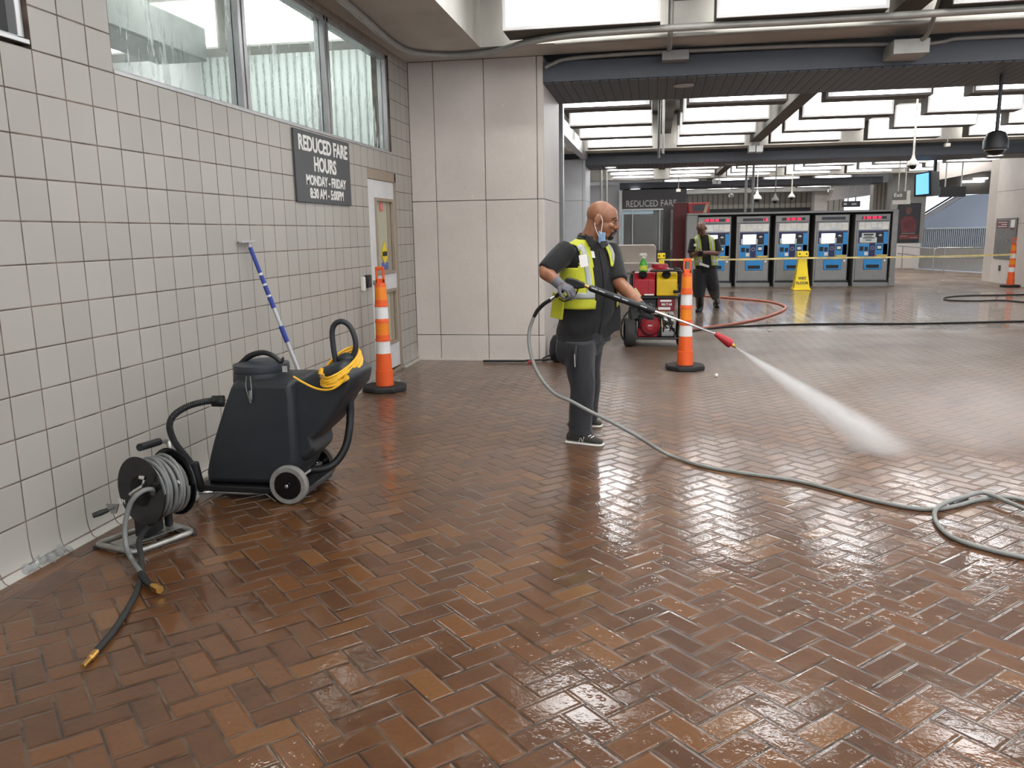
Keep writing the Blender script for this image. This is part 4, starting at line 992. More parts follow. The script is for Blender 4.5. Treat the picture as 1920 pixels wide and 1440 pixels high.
# ================= CONDUITS AND CEILING GEAR =================
def conduit(pts, r, label, name='conduit', m=M_COND, sm=4):
    o = MB().tube(pts, r, 10, sm).build(name, m, smooth=True); return tag(lift(o), label, 'conduit', 'ceiling conduits')
cz = 3.56
conduit([FL(560, -60, cz), FL(640, 0, cz), FL(690, 42, cz), FL(735, 80, cz), FL(770, 98, cz), FL(830, 104, cz), FL(880, 102, cz), FL(930, 96, cz), FL(985, 80, cz), FL(1040, 70, cz), FL(1120, 62, cz), FL(1300, 50, cz), FL(1500, 40, cz), FL(1930, 14, cz)], .036, 'thick grey conduit running over the window and bending right across the ceiling', sm=6)
conduit([FL(1040, 82, 3.575), FL(1250, 68, 3.575), FL(1500, 54, 3.575), FL(1930, 32, 3.575)], .022, 'thin middle conduit along the underside of the near ceiling beam')
conduit([P(1022, 127, 9.84), P(1036, 120, 9.84), P(1068, 110, 9.84), P(1180, 101, 9.84), P(1300, 95, 9.84), P(1480, 87, 9.84), P(1660, 83, 9.84), P(1720, 84, 9.84), P(1770, 78, 9.84), P(1800, 72, 9.84), P(1930, 66, 9.84)], .022, 'lowest conduit along the top edge of the near dark fascia')
def jbox(a, b, c, d, Y, dep, label, nm='junction_box', m=M_COND):
    o = pbox(MB(), a, b, c, d, Y, dep).build(nm, m, bevel=.006); return tag(lift(o), label, 'junction box')
jbox(1241, 93, 1292, 112, 9.70, .17, 'grey junction box on the near dark fascia beneath a vertical pipe')
jbox(1676, 72, 1744, 100, 9.45, .42, 'large grey ceiling box on the near dark fascia beside a slanting pipe')
o = pbox(MB(), 698, 34, 722, 46, 8.3, .1); tag(lift(o.build('conduit_bracket', M_CONC)), 'flat grey bracket fixed to the ceiling above the window conduit', 'bracket')
def pole(pts, r, label, m=M_COND): o = MB().tube(pts, r, 10, 3).build('ceiling_pipe', m, smooth=True); return tag(lift(o), label, 'pipe', 'ceiling pipes')
pole([(P(1258, 40, 9.0).x, 9.0, 4.4), P(1258, 40, 9.0), P(1256, 70, 9.1), P(1255, 92, 9.65)], .028, 'vertical pale pipe coming down to the junction box between two near light panels')
pole([P(1775, -40, 8.9), P(1752, 30, 9.1), P(1738, 66, 9.35), P(1725, 76, 9.5)], .022, 'slanting pale pipe running into the large ceiling box')
for (px, Y, yb_, lb) in ((1235, 14.6, 296, 'thin pale pipe hanging between the left light panel rows'), (1243, 15.4, 288, 'shorter grey pipe beside the hanging pale pipe')):
    p = P(px, yb_, Y); pole([(p.x, Y, 4.4), (p.x, Y, p.z+.25), p], .022, lb)
for (px, Y, lb) in ((1397, 24.2, 'left one of two tall struts above the ticket machines'), (1410, 24.2, 'right one of two tall struts above the ticket machines')):
    p = P(px, 399, Y); tag(lift(MB().tube([(p.x, Y, 4.4), (p.x, Y, zt)], .035, 8).build('ceiling_strut', M_COND)), lb, 'strut', 'struts above the machines')
p = P(1127, 385, 26.0)
for dx_, lb in ((0, 'left'), (.16, 'right')): pole([(p.x+dx_, 26, 4.4), (p.x+dx_, 26, 2.2)], .04, f'{lb} pale vertical pipe behind the head of the spraying worker')
# downlights
def downlight(px, py, z, r, label, on=True):
    c = FL(px, py, z); t_ = thing('downlight', c, label, 'downlight', 'soffit downlights')
    MB().lathe([(r, 0), (r, -.012), (r*.86, -.014)], c, (0, 0, 1), 24, False).build('trim_ring', M_CONC, t_)
    MB().lathe([(r*.88, -.004), (r*.88, -.010)], c, (0, 0, 1), 24).build('lens', glow('downlight_glow', '#ffffff', 3.0) if on else M_ALU, t_)
downlight(1282, 160, 3.283, .12, 'unlit round downlight in the near slatted soffit', False)
downlight(1145, 313.5, 3.283, .17, 'left lit downlight in the second dark soffit, nearer one'); downlight(1149, 317.5, 3.283, .17, 'left lit downlight in the second dark soffit, further one')
downlight(1191, 354, 3.283, .24, 'lit downlight above the fare booth, upper one'); downlight(1192, 358, 3.283, .24, 'lit downlight above the fare booth, lower one')
downlight(1835, 297, 3.283, .2, 'lit downlight in the second soffit left of the black dome camera'); downlight(1866, 291, 3.283, .2, 'lit downlight in the second soffit under the black dome camera')
downlight(1370, 308, 3.283, .14, 'unlit round downlight in the second dark soffit', False)
# dome cameras
def dome(px, ytop, ybot, Y, R, m, label, rod=.018, black=False, ztop=4.4):
    b_ = P(px, ybot, Y); ztop = 3.94 if (ztop > 4 and Y < 20) else ztop
    r = thing('dome_camera', (b_.x, Y, b_.z), label, 'security camera')
    MB().tube([(b_.x, Y, ztop), (b_.x, Y, b_.z+R*1.6)], rod, 10).build('drop_rod', m, r)
    if black:
        MB().lathe([(R*.35, R*2.05), (R*.7, R*1.9), (R, R*1.2), (R, R*.55), (R*.86, R*.45)], (b_.x, Y, b_.z), (0, 0, 1), 28).build('housing', m, r, smooth=True)
        MB().ell((b_.x, Y, b_.z+R*.5), (R*.8, R*.8, R*.55)).build('dome', M_BLACKG, r, smooth=True)
        MB().torus((b_.x, Y, b_.z+R*.42), (0, 0, 1), R*.84, R*.04, 28, 6).build('trim_ring', M_ALU, r)
    else:
        MB().lathe([(R*.2, R*2.6), (R*.35, R*1.9), (R*.8, R*1.35), (R, R*1.0), (R*.98, R*.75)], (b_.x, Y, b_.z), (0, 0, 1), 24).build('housing', m, r, smooth=True)
        MB().ell((b_.x, Y, b_.z+R*.62), (R*.62, R*.62, R*.6)).build('dome', M_BLACKG, r, smooth=True)
dome(1865, 170, 291, 10.7, .135, mat('dark_camera_grey', '#2b2c30', .4), 'large black dome camera hanging from the near soffit at the right', .022, True, 3.29)
dome(1711, 190, 318, 16.0, .10, M_PWHITE, 'white dome camera on a long white rod before the second soffit')
dome(1484, 300, 375, 26.0, .10, M_PWHITE, 'small white dome camera hanging above the middle ticket machine')
dome(1453, 320, 382, 27.5, .12, mat('grey_camera', '#6d6c6a', .5), 'grey ball camera hanging left of the small white dome camera', .02)
dome(1419, 330, 380, 30.0, .16, M_PWHITE, 'flat white dome fixture above the second ticket machine', .012)
# twin speaker boxes
for (a, b_, c, d, Y, lb) in ((1404, 272, 1417, 285, 21.2, 'left box of the twin grey boxes under the ceiling before the second soffit'), (1418, 272, 1431, 285, 21.2, 'right box of the twin grey boxes under the ceiling before the second soffit'),
                            (1336, 337, 1344, 345, 33.3, 'left box of the far twin grey boxes near the third soffit'), (1345, 337, 1352, 345, 33.3, 'right box of the far twin grey boxes near the third soffit')):
    x0_, x1_, z0_, z1_ = pr(a, b_, c, d, Y); r = thing('speaker_box', ((x0_+x1_)/2, Y, z0_), lb, 'speaker', 'twin ceiling boxes')
    MB().bb((x0_, Y, z0_), (x1_, Y+.35, z1_)).build('box', M_ALU, r, bevel=.01)
    MB().tube([((x0_+x1_)/2, Y+.1, z1_), ((x0_+x1_)/2, Y+.1, max(3.65, z1_+.05) if Y < 21.3 else 3.65)], .015, 8).build('rod', M_COND, r)
# small camera on the right bay, far fluorescent fittings
for (px, py, Y, lb) in ((1776, 272, 21.0, 'small pale camera bracket under the light panels at the right'), (1272, 357, 33.0, 'small grey camera under the third soffit left of the ribbed wall'), (1371, 367, 40, 'small white camera in front of the ribbed wall'), (1557, 358, 40, 'white box camera right of the ribbed wall')):
    p = P(px, py, Y); r = thing('ceiling_camera', p, lb, 'security camera')
    s_ = Y/1518*5; MB().box(p, (s_*1.6, s_*2, s_*1.1)).build('camera_body', M_PWHITE, r, bevel=s_*.1)
    MB().tube([p, (p.x, p.y, 3.62 if Y < 34 else 4.4)], s_*.18, 8).build('mount', M_COND, r)
# white post beside the first pillar
o = MB().bb((P(1048, 400, 12.2).x, 12.2, 0), (P(1056, 400, 12.2).x, 12.35, 4.2)); struct(o.build('trim_5', M_ALU))
o = MB().bb((P(1048, 400, 12.2).x, 12.2, 3.55), (2.9, 12.3, 3.66)); struct(o.build('trim_6', M_WHITE))
struct(MB().bb((1.02, 12.0, 3.45), (1.18, 22.0, 3.75)).build('ceiling_rail', M_ALU))
# monitor and hanging signs
mn = thing('hanging_monitor', P(1742, 372, 24.5), 'black hanging monitor with a bright blue screen right of the machines', 'monitor')
Yq = 24.5; a_ = [P(1714, 326, Yq), P(1746, 320, Yq-.5), P(1746, 366, Yq-.5), P(1713, 369, Yq)]
MB().prism(a_, (.35, .45, 0)).build('monitor_housing', M_BLACK, mn, bevel=.01)
dd = (a_[1]-a_[0]); nn = V((-.5, -.8, 0)).normalized()*.012
s4 = [a_[0].lerp(a_[1], .13).lerp(a_[3].lerp(a_[2], .13), .06), a_[0].lerp(a_[1], .87).lerp(a_[3].lerp(a_[2], .87), .06), a_[0].lerp(a_[1], .87).lerp(a_[3].lerp(a_[2], .87), .93), a_[0].lerp(a_[1], .13).lerp(a_[3].lerp(a_[2], .13), .93)]
MB().prism([p+nn for p in s4], nn*.3).build('screen', glow('blue_screen', '#6fb7ef', 1.1), mn)
MB().bb((P(1752, 340, Yq).x, Yq+.1, P(1752, 322, Yq).z-.1), (P(1757, 340, Yq).x, Yq+.2, 3.29 if Yq < 23.6 else 4.4)).build('ceiling_mount', M_BLACK, mn)
hs = thing('hanging_sign', P(1690, 382, 27), 'grey and white hanging sign with small lettering above the dark poster', 'hanging sign')
pb('upper_board', mat('grey_sign', '#5b5a58', .5), hs, 1673, 359, 1700, 375, 27, .05); pb('lower_board', mat('pale_sign', '#b3b1ab', .5), hs, 1674, 375, 1707, 383, 27.0, .05); pb('side_board', mat('pale_sign', '#b3b1ab', .5), hs, 1700, 357, 1707, 375, 27, .05)
for px in (1684, 1697): pp_ = P(px, 360, 27.02); MB().tube([(pp_.x, pp_.y, pp_.z), (pp_.x, pp_.y, 4.4)], .018, 8).build('rod', M_COND, hs)
text('sign_lettering', 'Exit', .16, M_PAPER, P(1684, 366, 26.99), (1, 0, 0), (0, 0, 1), hs, ext=.001)
hs = thing('hanging_sign', P(1597, 387, 42), 'long grey hanging sign before the bright opening at the far right end', 'hanging sign')
pb('sign_board', mat('grey_sign', '#5b5a58', .5), hs, 1579, 377, 1613, 388, 42, .1)
for (a, b_) in ((1582, 1588), (1597, 1606)): pb('sign_symbol', M_PAPER, hs, a, 381, b_, 384, 41.98, .01)
for px in (1590, 1604): pp_ = P(px, 378, 42.02); MB().tube([(pp_.x, pp_.y, pp_.z), (pp_.x, pp_.y, 4.4)], .03, 8).build('rod', M_COND, hs)
# ================= PRESSURE WASHER CART =================
CY = 11.25
ct = thing('pressure_washer_cart', (2.98, 11.6, 0), 'wheeled pressure washer with red and yellow tanks and a red engine behind the worker', 'pressure washer')
def cb(nm, m, a, b, c, d, Y=CY, dep=.02, bev=0.0, out=0.0): return pb(nm, m, ct, a, b, c, d, Y, dep, out, bev)
M_TRED = mat('red_tank_plastic', '#b32430', .4, vary=.06); M_TYEL = mat('yellow_tank_plastic', '#eac31e', .4, vary=.05); M_FRM = mat('black_frame_tube', '#1d1e20', .4)
for nm, m, a, c in (('red_tank', M_TRED, 1188, 1228), ('yellow_tank', M_TYEL, 1231, 1270)):
    x0, x1, z0, z1 = pr(a, 512, c, 555, CY); d_ = .36
    w_ = x1-x0
    prof = [V((x0, CY, z0)), V((x0, CY+d_, z0)), V((x0, CY+d_, z1)), V((x0, CY+.10, z1)), V((x0, CY, z1-.09))]
    o = MB().prism(prof, (w_, 0, 0)).build(nm, m, ct, bevel=.014, seg=3)
    cz_ = P((a+c)/2-(3 if nm == 'red_tank' else 1), 517, CY); nrm = V((0, -.67, .74)).normalized()
    MB().lathe([(.055, 0), (.06, .01), (.058, .03), (.02, .035)], cz_+V((0, .03, 0)), nrm, 20).build('tank_cap', M_BLACK, o, smooth=True)
cb('tank_seam', mat('dark_red_seam', '#7c1a22', .5), 1215.3, 524, 1216.3, 554, CY, .01, out=.004)
cb('warning_label', M_PAPER, 1208, 551, 1226, 554, CY, .01, out=.006)
c = P(1237, 508, CY+.62)
MB().lathe([(.21, -.03), (.215, .0), (.16, .035), (.12, .05), (.115, .10), (.0, .105)], c, (0, 0, 1), 32).build('water_tank_lid', M_TRED, ct, smooth=True)
for s_ in (-1, 1): MB().box(c+V((s_*.15, -.12, .02)), (.07, .03, .03), Matrix.Rotation(-s_*.8, 3, 'Z')).build('lid_label', M_PAPER, ct)
MB().lathe([(.23, -.50), (.23, -.04), (.2, -.02)], c, (0, 0, 1), 32).build('water_tank', M_FRM, ct, smooth=True)
cb('shelf', M_FRM, 1187, 555.5, 1273, 560, CY-.02, .55, .004)
cb('grey_fuel_tank', mat('grey_metal_tank', '#4b4b4a', .5), 1178, 574, 1203, 602, CY+.2, .3, .03)
cb('control_box', M_BLACK, 1204, 560, 1231, 584, CY+.02, .25, .01)
o = cb('red_label_panel', mat('dark_red_panel', '#7d1f28', .45), 1232, 560, 1265, 584, CY, .2, .008)
for (a, b, c_, d) in ((1238, 562, 1259, 566), (1234, 576, 1257, 581)): pb('label_stripe', M_PAPER, o, a, b, c_, d, CY-.006, .004)
text('label_lettering', 'MI-T-M', .045, M_PAPER, P(1250, 571, CY-.006), (1, 0, 0), (0, 0, 1), o, ext=.001, bold=.002)
# engine
ec = P(1219, 611, CY+.02); M_ERED = mat('engine_red', '#a51f2c', .35, vary=.06)
eo = MB().lathe([(.02, -.06), (.05, -.062), (.055, -.05), (.11, -.045), (.125, -.03), (.135, .0), (.14, .06), (.0, .08)], ec, (0, 1, 0), 32).build('recoil_starter', M_ERED, ct, smooth=True)
for k in range(3): MB().torus(ec+V((0, -.048, 0)), (0, 1, 0), .075+.018*k, .003, 28, 5).build('vent_ring', M_BLACK, eo)
pb('starter_badge', M_ALU, eo, 1215, 609, 1223, 612, CY-.05, .01)
x0, x1, z0, z1 = pr(1196, 593, 1240, 632, CY+.1)
MB().bb((x0, CY+.1, z0), (x1, CY+.42, z1)).build('engine_block', M_BLACK, ct, bevel=.02)
MB().bb((x0-.01, CY+.06, z0), (x1-.05, CY+.4, z0+.12)).build('crankcase_cover', M_ERED, ct, bevel=.02)
MB().tube([P(1243, 600, CY+.1), P(1262, 600, CY+.12)], .07, 16).build('muffler', M_STEEL, ct)
m = MB(); random.seed(11)
for k in range(5): a = P(1238+random.uniform(0, 26), 586+random.uniform(0, 8), CY+.05); b = P(1240+random.uniform(0, 28), 620+random.uniform(0, 10), CY+.08); m.tube([a, (a+b)/2+V((random.uniform(-.06, .06), -.05, 0)), b], .009, 8, 4)
m.build('rubber_lines', M_RUBBER, ct, smooth=True)
MB().box(P(1252, 622, CY+.15), (.2, .2, .13)).build('pump', M_STEEL, ct, bevel=.02)
# frame
fr = MB(); rr = .016
zz = lambda py: P(1230, py, CY).z
xl_, xr_ = P(1184, 560, CY).x, P(1276, 560, CY).x
for Y in (CY-.03, CY+.6):
    fr.tube([(xl_+.02, Y, .12), (xl_+.0, Y, .55), (xl_-.01, Y, zz(520)), (xl_+.03, Y, zz(513))], rr, 8, 3)
    fr.tube([(xr_, Y, .10), (xr_, Y, .55), (xr_, Y, zz(518)), (xr_-.04, Y, zz(508)), (xl_+.25, Y, zz(508))], rr, 8, 4)
    fr.tube([(xl_+.02, Y, zz(634)), (xr_, Y, zz(634))], rr, 8)
for x in (xl_+.02, xr_): fr.tube([(x, CY-.03, zz(634)), (x, CY+.6, zz(634))], rr, 8)
fr.tube([(xr_, CY-.03, zz(557)), (xr_, CY+.6, zz(557))], rr, 8)
fr.build('tube_frame', M_FRM, ct, smooth=True)
MB().bb((xl_, CY-.02, zz(636)), (xr_, CY+.6, zz(634))).build('base_plate', M_FRM, ct)
def tyre(cx_, cy_, R, th, axis=(1, 0, 0)):
    o = MB().lathe([(R*.6, -th/2), (R*.9, -th/2), (R, -th*.3), (R, th*.3), (R*.9, th/2), (R*.6, th/2)], (cx_, cy_, R), axis, 32, False).build('wheel', mat('worn_black_tyre', '#3a3a3a', .7, vary=.15), ct, smooth=True)
    MB().lathe([(R*.62, -th*.3), (.02, -th*.4), (.02, th*.4), (R*.62, th*.3)], (cx_, cy_, R), axis, 24).build('wheel_rim', M_COND, o)
wx = P(1179, 640, 11.05).x
tyre(wx, 11.3, .20, .14, (1, .12, 0)); tyre(xr_+.02, 11.35, .20, .1, (1, .12, 0)); tyre(wx+.02, 12.05, .17, .12)
# hoses hanging at the cart side
MB().tube([P(1188, 575, CY), P(1172, 592, CY), P(1164, 615, CY), P(1168, 635, CY), P(1180, 640, CY)], .012, 8, 5).build('side_hose', M_RUBBER, ct, smooth=True)
MB().tube([P(1272, 515, CY+.1), P(1280, 528, CY+.1), P(1282, 560, CY+.1), P(1276, 600, CY+.1)], .010, 8, 5).build('side_hose', M_RUBBER, ct, smooth=True)
MB().tube([P(1263, 547, CY-.03), P(1273, 547, CY-.05)], [.022, .016], 12).build('throttle_knob', M_BLACK, ct)
# card tag hanging from the cart
MB().prism([P(1186, 543, CY-.06), P(1192, 539, CY-.06), P(1203, 555, CY-.06), P(1195, 561, CY-.06)], (0, .004, 0)).build('hanging_tag', mat('cream_tag', '#e9dc9c', .6), ct)
# spray bottle on the tank
sbz = P(1206, 512, CY+.2); sb = thing('spray_bottle', sbz, 'green spray bottle with white trigger standing on the red tank', 'spray bottle')
s0 = P(1206, 510, CY+.2); s0.z = max(z for z in [P(1207, 512, CY).z])+.0; s0.y = CY+.22
MB().lathe([(.05, 0), (.055, .01), (.055, .11), (.035, .16), (.018, .18), (.018, .20)], s0, (0, 0, 1), 20).build('bottle', mat('green_bottle', '#49b43c', .3, vary=.05), sb, smooth=True)
MB().lathe([(.0565, .03), (.0565, .095)], s0, (0, 0, 1), 20, False).build('bottle_label', mat('lime_label', '#c9d94a', .5, vary=.2, scale=40), sb)
m = MB(); m.lathe([(.02, .19), (.02, .225)], s0, (0, 0, 1), 14); m.box(s0+V((-.0, 0, .245)), (.09, .026, .035)); m.box(s0+V((.035, 0, .215)), (.012, .02, .05), Matrix.Rotation(.4, 3, 'Y')); m.tube([s0+V((-.04, 0, .245)), s0+V((-.06, 0, .245))], .01, 8)
m.build('trigger_head', M_PWHITE, sb, bevel=.003)
# ---------- odds and ends by the pillar foot ----------
bz = thing('floor_squeegee', FL(960, 677), 'black floor squeegee with a red joint lying at the foot of the stone pillar', 'floor squeegee')
MB().tube([FL(906, 677, .02), FL(985, 677, .02)], .014, 10).build('rubber_bar', M_BLACK, bz); MB().tube([FL(985, 676, .025), FL(1037, 674, .025)], .012, 10).build('broom_handle', M_RUBBER, bz)
MB().tube([FL(990, 679, .02), FL(1003, 678, .022)], .018, 10).build('red_joint', M_RED, bz)
yb_ = P(1045, 650, 9.95)
bg_ = MB().lathe([(.09, 0), (.13, .02), (.15, .12), (.14, .24), (.10, .32), (.03, .35)], (P(1052, 650, 9.9).x, 9.9, 0), (0, 0, 1), 24)
tag(lift(bg_.build('rubbish_bag', mat('black_bag', '#1c1d22', .35, vary=.1, bump=.5, bscale=12), smooth=True)), 'black bag on the floor behind the legs of the spraying worker', 'bag')
m = MB(); m.tube([FL(1013, 674, .01), P(1035, 664, 9.7), P(1055, 655, 9.7)], .008, 6, 4)
tag(lift(m.build('black_cable', M_RUBBER)), 'thin black cable rising from the floor squeegee to the black bag', 'cable')
o = MB().bb((P(1020, 610, 12.9).x, 12.9, 0), (P(1029, 610, 12.9).x, 13.1, P(1025, 590, 12.9).z)); tag(lift(o.build('yellow_bin', mat('ochre_plastic', '#d99a3a', .5), bevel=.02)), 'ochre yellow bin half hidden behind the stone pillar edge', 'bin')
# ================= PEOPLE =================
def skin_mat(name, c1, c2):
    t = NT(name); v = t.co('Object'); n = t.noise(v, 14.0, 4.0, .6)
    t.lk(t.mix(t.smooth(n, .35, .65), lin(c1), lin(c2)), t.b.inputs['Base Color']); t.b.inputs['Roughness'].default_value = .38
    t.b.inputs['Subsurface Weight'].default_value = .08; t.b.inputs['Subsurface Radius'].default_value = (.02, .008, .004)
    t.lk(t.bump(t.noise(v, 160.0, 2.0), .06, .01), t.b.inputs['Normal']); return t.m
def cloth_mat(name, c, rough=.85, fold=.5, fs=9.0, vary=.12):
    t = NT(name); v = t.co('Object'); c = lin(c)
    n = t.noise(t.scaled(v, (1, 1, .45)), fs, 3.0, .55); w_ = t.noise(v, 400.0, 2.0)
    t.lk(t.mix(t.smooth(n, .3, .7), tuple(x*(1-vary) for x in c[:3])+(1,), tuple(min(1, x*(1+vary)) for x in c[:3])+(1,)), t.b.inputs['Base Color'])
    t.b.inputs['Roughness'].default_value = rough; t.b.inputs['Sheen Weight'].default_value = .15
    t.lk(t.bump(t.math('ADD', n, t.math('MULTIPLY', w_, .03)), fold, .03), t.b.inputs['Normal']); return t.m
M_SKIN = skin_mat('brown_skin', '#8a5a41', '#9a6a4e'); M_SKIN2 = skin_mat('dark_brown_skin', '#5e3c2e', '#6f4a39')
M_SHIRT = cloth_mat('black_work_shirt', '#0f1012'); M_TROUS = cloth_mat('charcoal_trousers', '#25262b', fold=1.0, fs=7.0, vary=.2)
M_VEST = cloth_mat('lime_vest_fabric', '#c4c830', .7, .35, 7.0, .08); M_VREF = cloth_mat('silver_reflective_tape', '#a3a9a4', .35, .2)
M_GLOVE = cloth_mat('grey_knit_glove', '#63636b', .8, .4, 30.0); M_GLOVB = cloth_mat('black_glove', '#222226', .8, .4, 30.0)
M_BOOT = mat('black_boot_rubber', '#191a1c', .3, vary=.1); M_SHOE = cloth_mat('dark_olive_mesh_shoe', '#35322b', .8, .3, 60.0)
M_HAIR = mat('short_dark_beard', '#1b1412', .8, vary=.2, scale=80, bump=.4, bscale=200); M_EYEW = mat('eye_white', '#9b8c82', .2); M_IRIS = mat('dark_iris', '#1a0f0a', .1)
M_MASK = cloth_mat('pale_blue_face_mask', '#8fb2d6', .8, .4, 30.0); M_STRAP = mat('white_elastic', '#e8e4de', .6)

def rot_from(f, up=V((0, 0, 1))):
    f = V(f).normalized(); l = up.cross(f).normalized(); u = f.cross(l); return Matrix((f, l, u)).transposed()   # local x forward, y left, z up
def head_mesh(mb, c, R, s):
    """skull, jaw, nose, brow, lips, ears in one overlapping set; c = middle of the head"""
    def E(p, r, rr=None, nu=20, nv=14): mb.ell(c+R @ (V(p)*s), tuple(x*s for x in r), R if rr is None else R @ rr, nu, nv)
    E((-.018, 0, .035), (.096, .076, .086)); E((.030, 0, .030), (.064, .066, .072)); E((.028, 0, -.035), (.062, .060, .070))
    E((.048, 0, -.088), (.040, .040, .030)); E((.015, .0, -.070), (.058, .055, .042))
    E((.086, 0, .022), (.014, .046, .010)); E((.072, .034, -.022), (.020, .022, .020)); E((.072, -.034, -.022), (.020, .022, .020))
    E((.083, 0, -.060), (.016, .026, .010)); E((.081, 0, -.071), (.015, .022, .008)); E((.078, 0, -.096), (.016, .020, .014))
    mb.tube([c+R @ (V(p)*s) for p in ((.088, 0, .012), (.098, 0, -.008), (.108, 0, -.027), (.098, 0, -.036))], [.010*s, .011*s, .014*s, .011*s], 10)
    for k in (-1, 1):
        E((.094, .013*k, -.035), (.012, .009, .008))
        E((-.016, .084*k, .0), (.021, .008, .032), Matrix.Rotation(-.45*k, 3, 'Z')); E((-.010, .080*k, -.028), (.010, .009, .013)); E((-.004, .078*k, -.004), (.010, .010, .020))
def face_parts(body, c, R, s, beard=True, eyes=True, browm=M_HAIR):
    def w(p): return c+R @ (V(p)*s)
    if eyes:
        for k in (-1, 1):
            e = MB().ell(w((.0775, .031*k, .003)), (.011*s, .014*s, .0065*s), R, 14, 10).build('eye', M_EYEW, body, smooth=True)
            MB().ell(w((.0855, .031*k, .002)), (.0045*s, .0060*s, .0060*s), R, 12, 8).build('iris', M_IRIS, e, smooth=True)
            MB().tube([w((.094, .012*k, .024)), w((.090, .030*k, .030)), w((.076, .052*k, .024))], [.003*s, .0042*s, .002*s], 6, 3).build('eyebrow', browm, body)
    if beard:
        m = MB()
        m.ell(w((.068, 0, -.098)), (.026*s, .030*s, .020*s), R, 16, 10)
        m.tube([w((.093, -.026, -.066)), w((.0985, -.014, -.051)), w((.102, 0, -.047)), w((.0985, .014, -.051)), w((.093, .026, -.066))], .0042*s, 6, 4)
        for k in (-1, 1): m.tube([w((.088, .028*k, -.066)), w((.080, .033*k, -.085)), w((.070, .030*k, -.100))], .006*s, 6, 4)
        m.build('goatee', M_HAIR, body, smooth=True)
def hand_mesh(mb, wrist, fdir, palm_n, curl, s=1.0, thumb_side=1, spread=1.0):
    """palm + five bent fingers. fdir: wrist->knuckles, palm_n: out of the palm, curl: list of joint angles"""
    f = V(fdir).normalized(); n = V(palm_n); n = (n-f*n.dot(f)).normalized(); b = f.cross(n)*thumb_side
    W = V(wrist); kn = W+f*.085*s
    mb.ell(W+f*.045*s, (.052*s, .042*s, .018*s), Matrix((f, b, n)).transposed(), 16, 10)
    mb.tube([W-f*.02*s, W+f*.03*s], [.028*s, .030*s], 12)
    for k, (off, ln) in enumerate(((.030, .95), (.010, 1.05), (-.010, 1.0), (-.030, .80))):
        p = kn+b*off*s-f*(.010 if k in (0, 3) else 0)*s; d = (f+b*off*spread*2).normalized(); pts = [p-f*.02*s, p]; ang = 0
        for j, L_ in enumerate((.042, .027, .021)):
            ang += curl[min(k, len(curl)-1)][j]; dd = d*math.cos(ang)+n*math.sin(ang); p = p+dd*L_*ln*s; pts.append(p)
        mb.tube(pts, [.0095*s, .0098*s, .0088*s, .008*s, .0065*s], 9)
    p = W+f*.022*s+b*.030*s; d1 = (f*.55+b*.75+n*.45).normalized(); d2 = (f*.8+b*.15+n*.65).normalized(); d3 = (f*.55-b*.45+n*.6).normalized()
    mb.tube([p-d1*.012*s, p+d1*.036*s, p+d1*.036*s+d2*.030*s, p+d1*.036*s+d2*.030*s+d3*.022*s], [.013*s, .0115*s, .0105*s, .0075*s], 9)
class Torso:
    """surface of a clothed trunk: rings (centre, half width, half depth) around forward F"""
    def __init__(s, rings, F, e=2.4):
        s.F = V((F[0], F[1], 0)).normalized(); s.Rt = V((s.F.y, -s.F.x, 0)); s.e = e
        n = 8; s.c = catmull([r[0] for r in rings], n); s.w = catf([r[1] for r in rings], n); s.d = catf([r[2] for r in rings], n)
    def pt(s, i, a, out=0.0):
        ca, sa = math.cos(a), math.sin(a); e = 2/s.e
        x = math.copysign(abs(sa)**e, sa)*(s.w[i]+out); y = math.copysign(abs(ca)**e, ca)*(s.d[i]+out)
        return s.c[i]+s.Rt*x+s.F*y, x, y      # a = 0 front, +a to the right-hand side
    def solid(s, mb, out=0.0, seg=40, i0=0, i1=None, wob=0.0):
        R = []
        for i in range(i0, (i1 or len(s.c))):
            R.append([s.pt(i, 2*PI*k/seg, out+wob*math.sin(i*.55+3*math.sin(2*PI*k/seg*2)))[0] for k in range(seg)])
        mb.rings(R)
    def shell(s, mb, out, pred, seg=120):
        """faces of the offset surface where pred(lateral, forward, z) holds"""
        idx = {}
        def gv(i, k):
            key = (i, k % seg)
            if key not in idx: idx[key] = len(mb.v); mb.v.append(tuple(s.pt(i, 2*PI*k/seg, out)[0]))
            return idx[key]
        for i in range(len(s.c)-1):
            for k in range(seg):
                p, x, y = s.pt(i, 2*PI*(k+.5)/seg); q, x2, y2 = s.pt(i+1, 2*PI*(k+.5)/seg)
                if pred((x+x2)/2, (y+y2)/2, (p.z+q.z)/2): mb.f.append((gv(i, k), gv(i, k+1), gv(i+1, k+1), gv(i+1, k)))
def shell_obj(mb, name, m, par, th=.006):
    o = mb.build(name, m, par, fix=True); s = o.modifiers.new('s', 'SOLIDIFY'); s.thickness = th; s.offset = 1
    for p in o.data.polygons: p.use_smooth = True
    return o

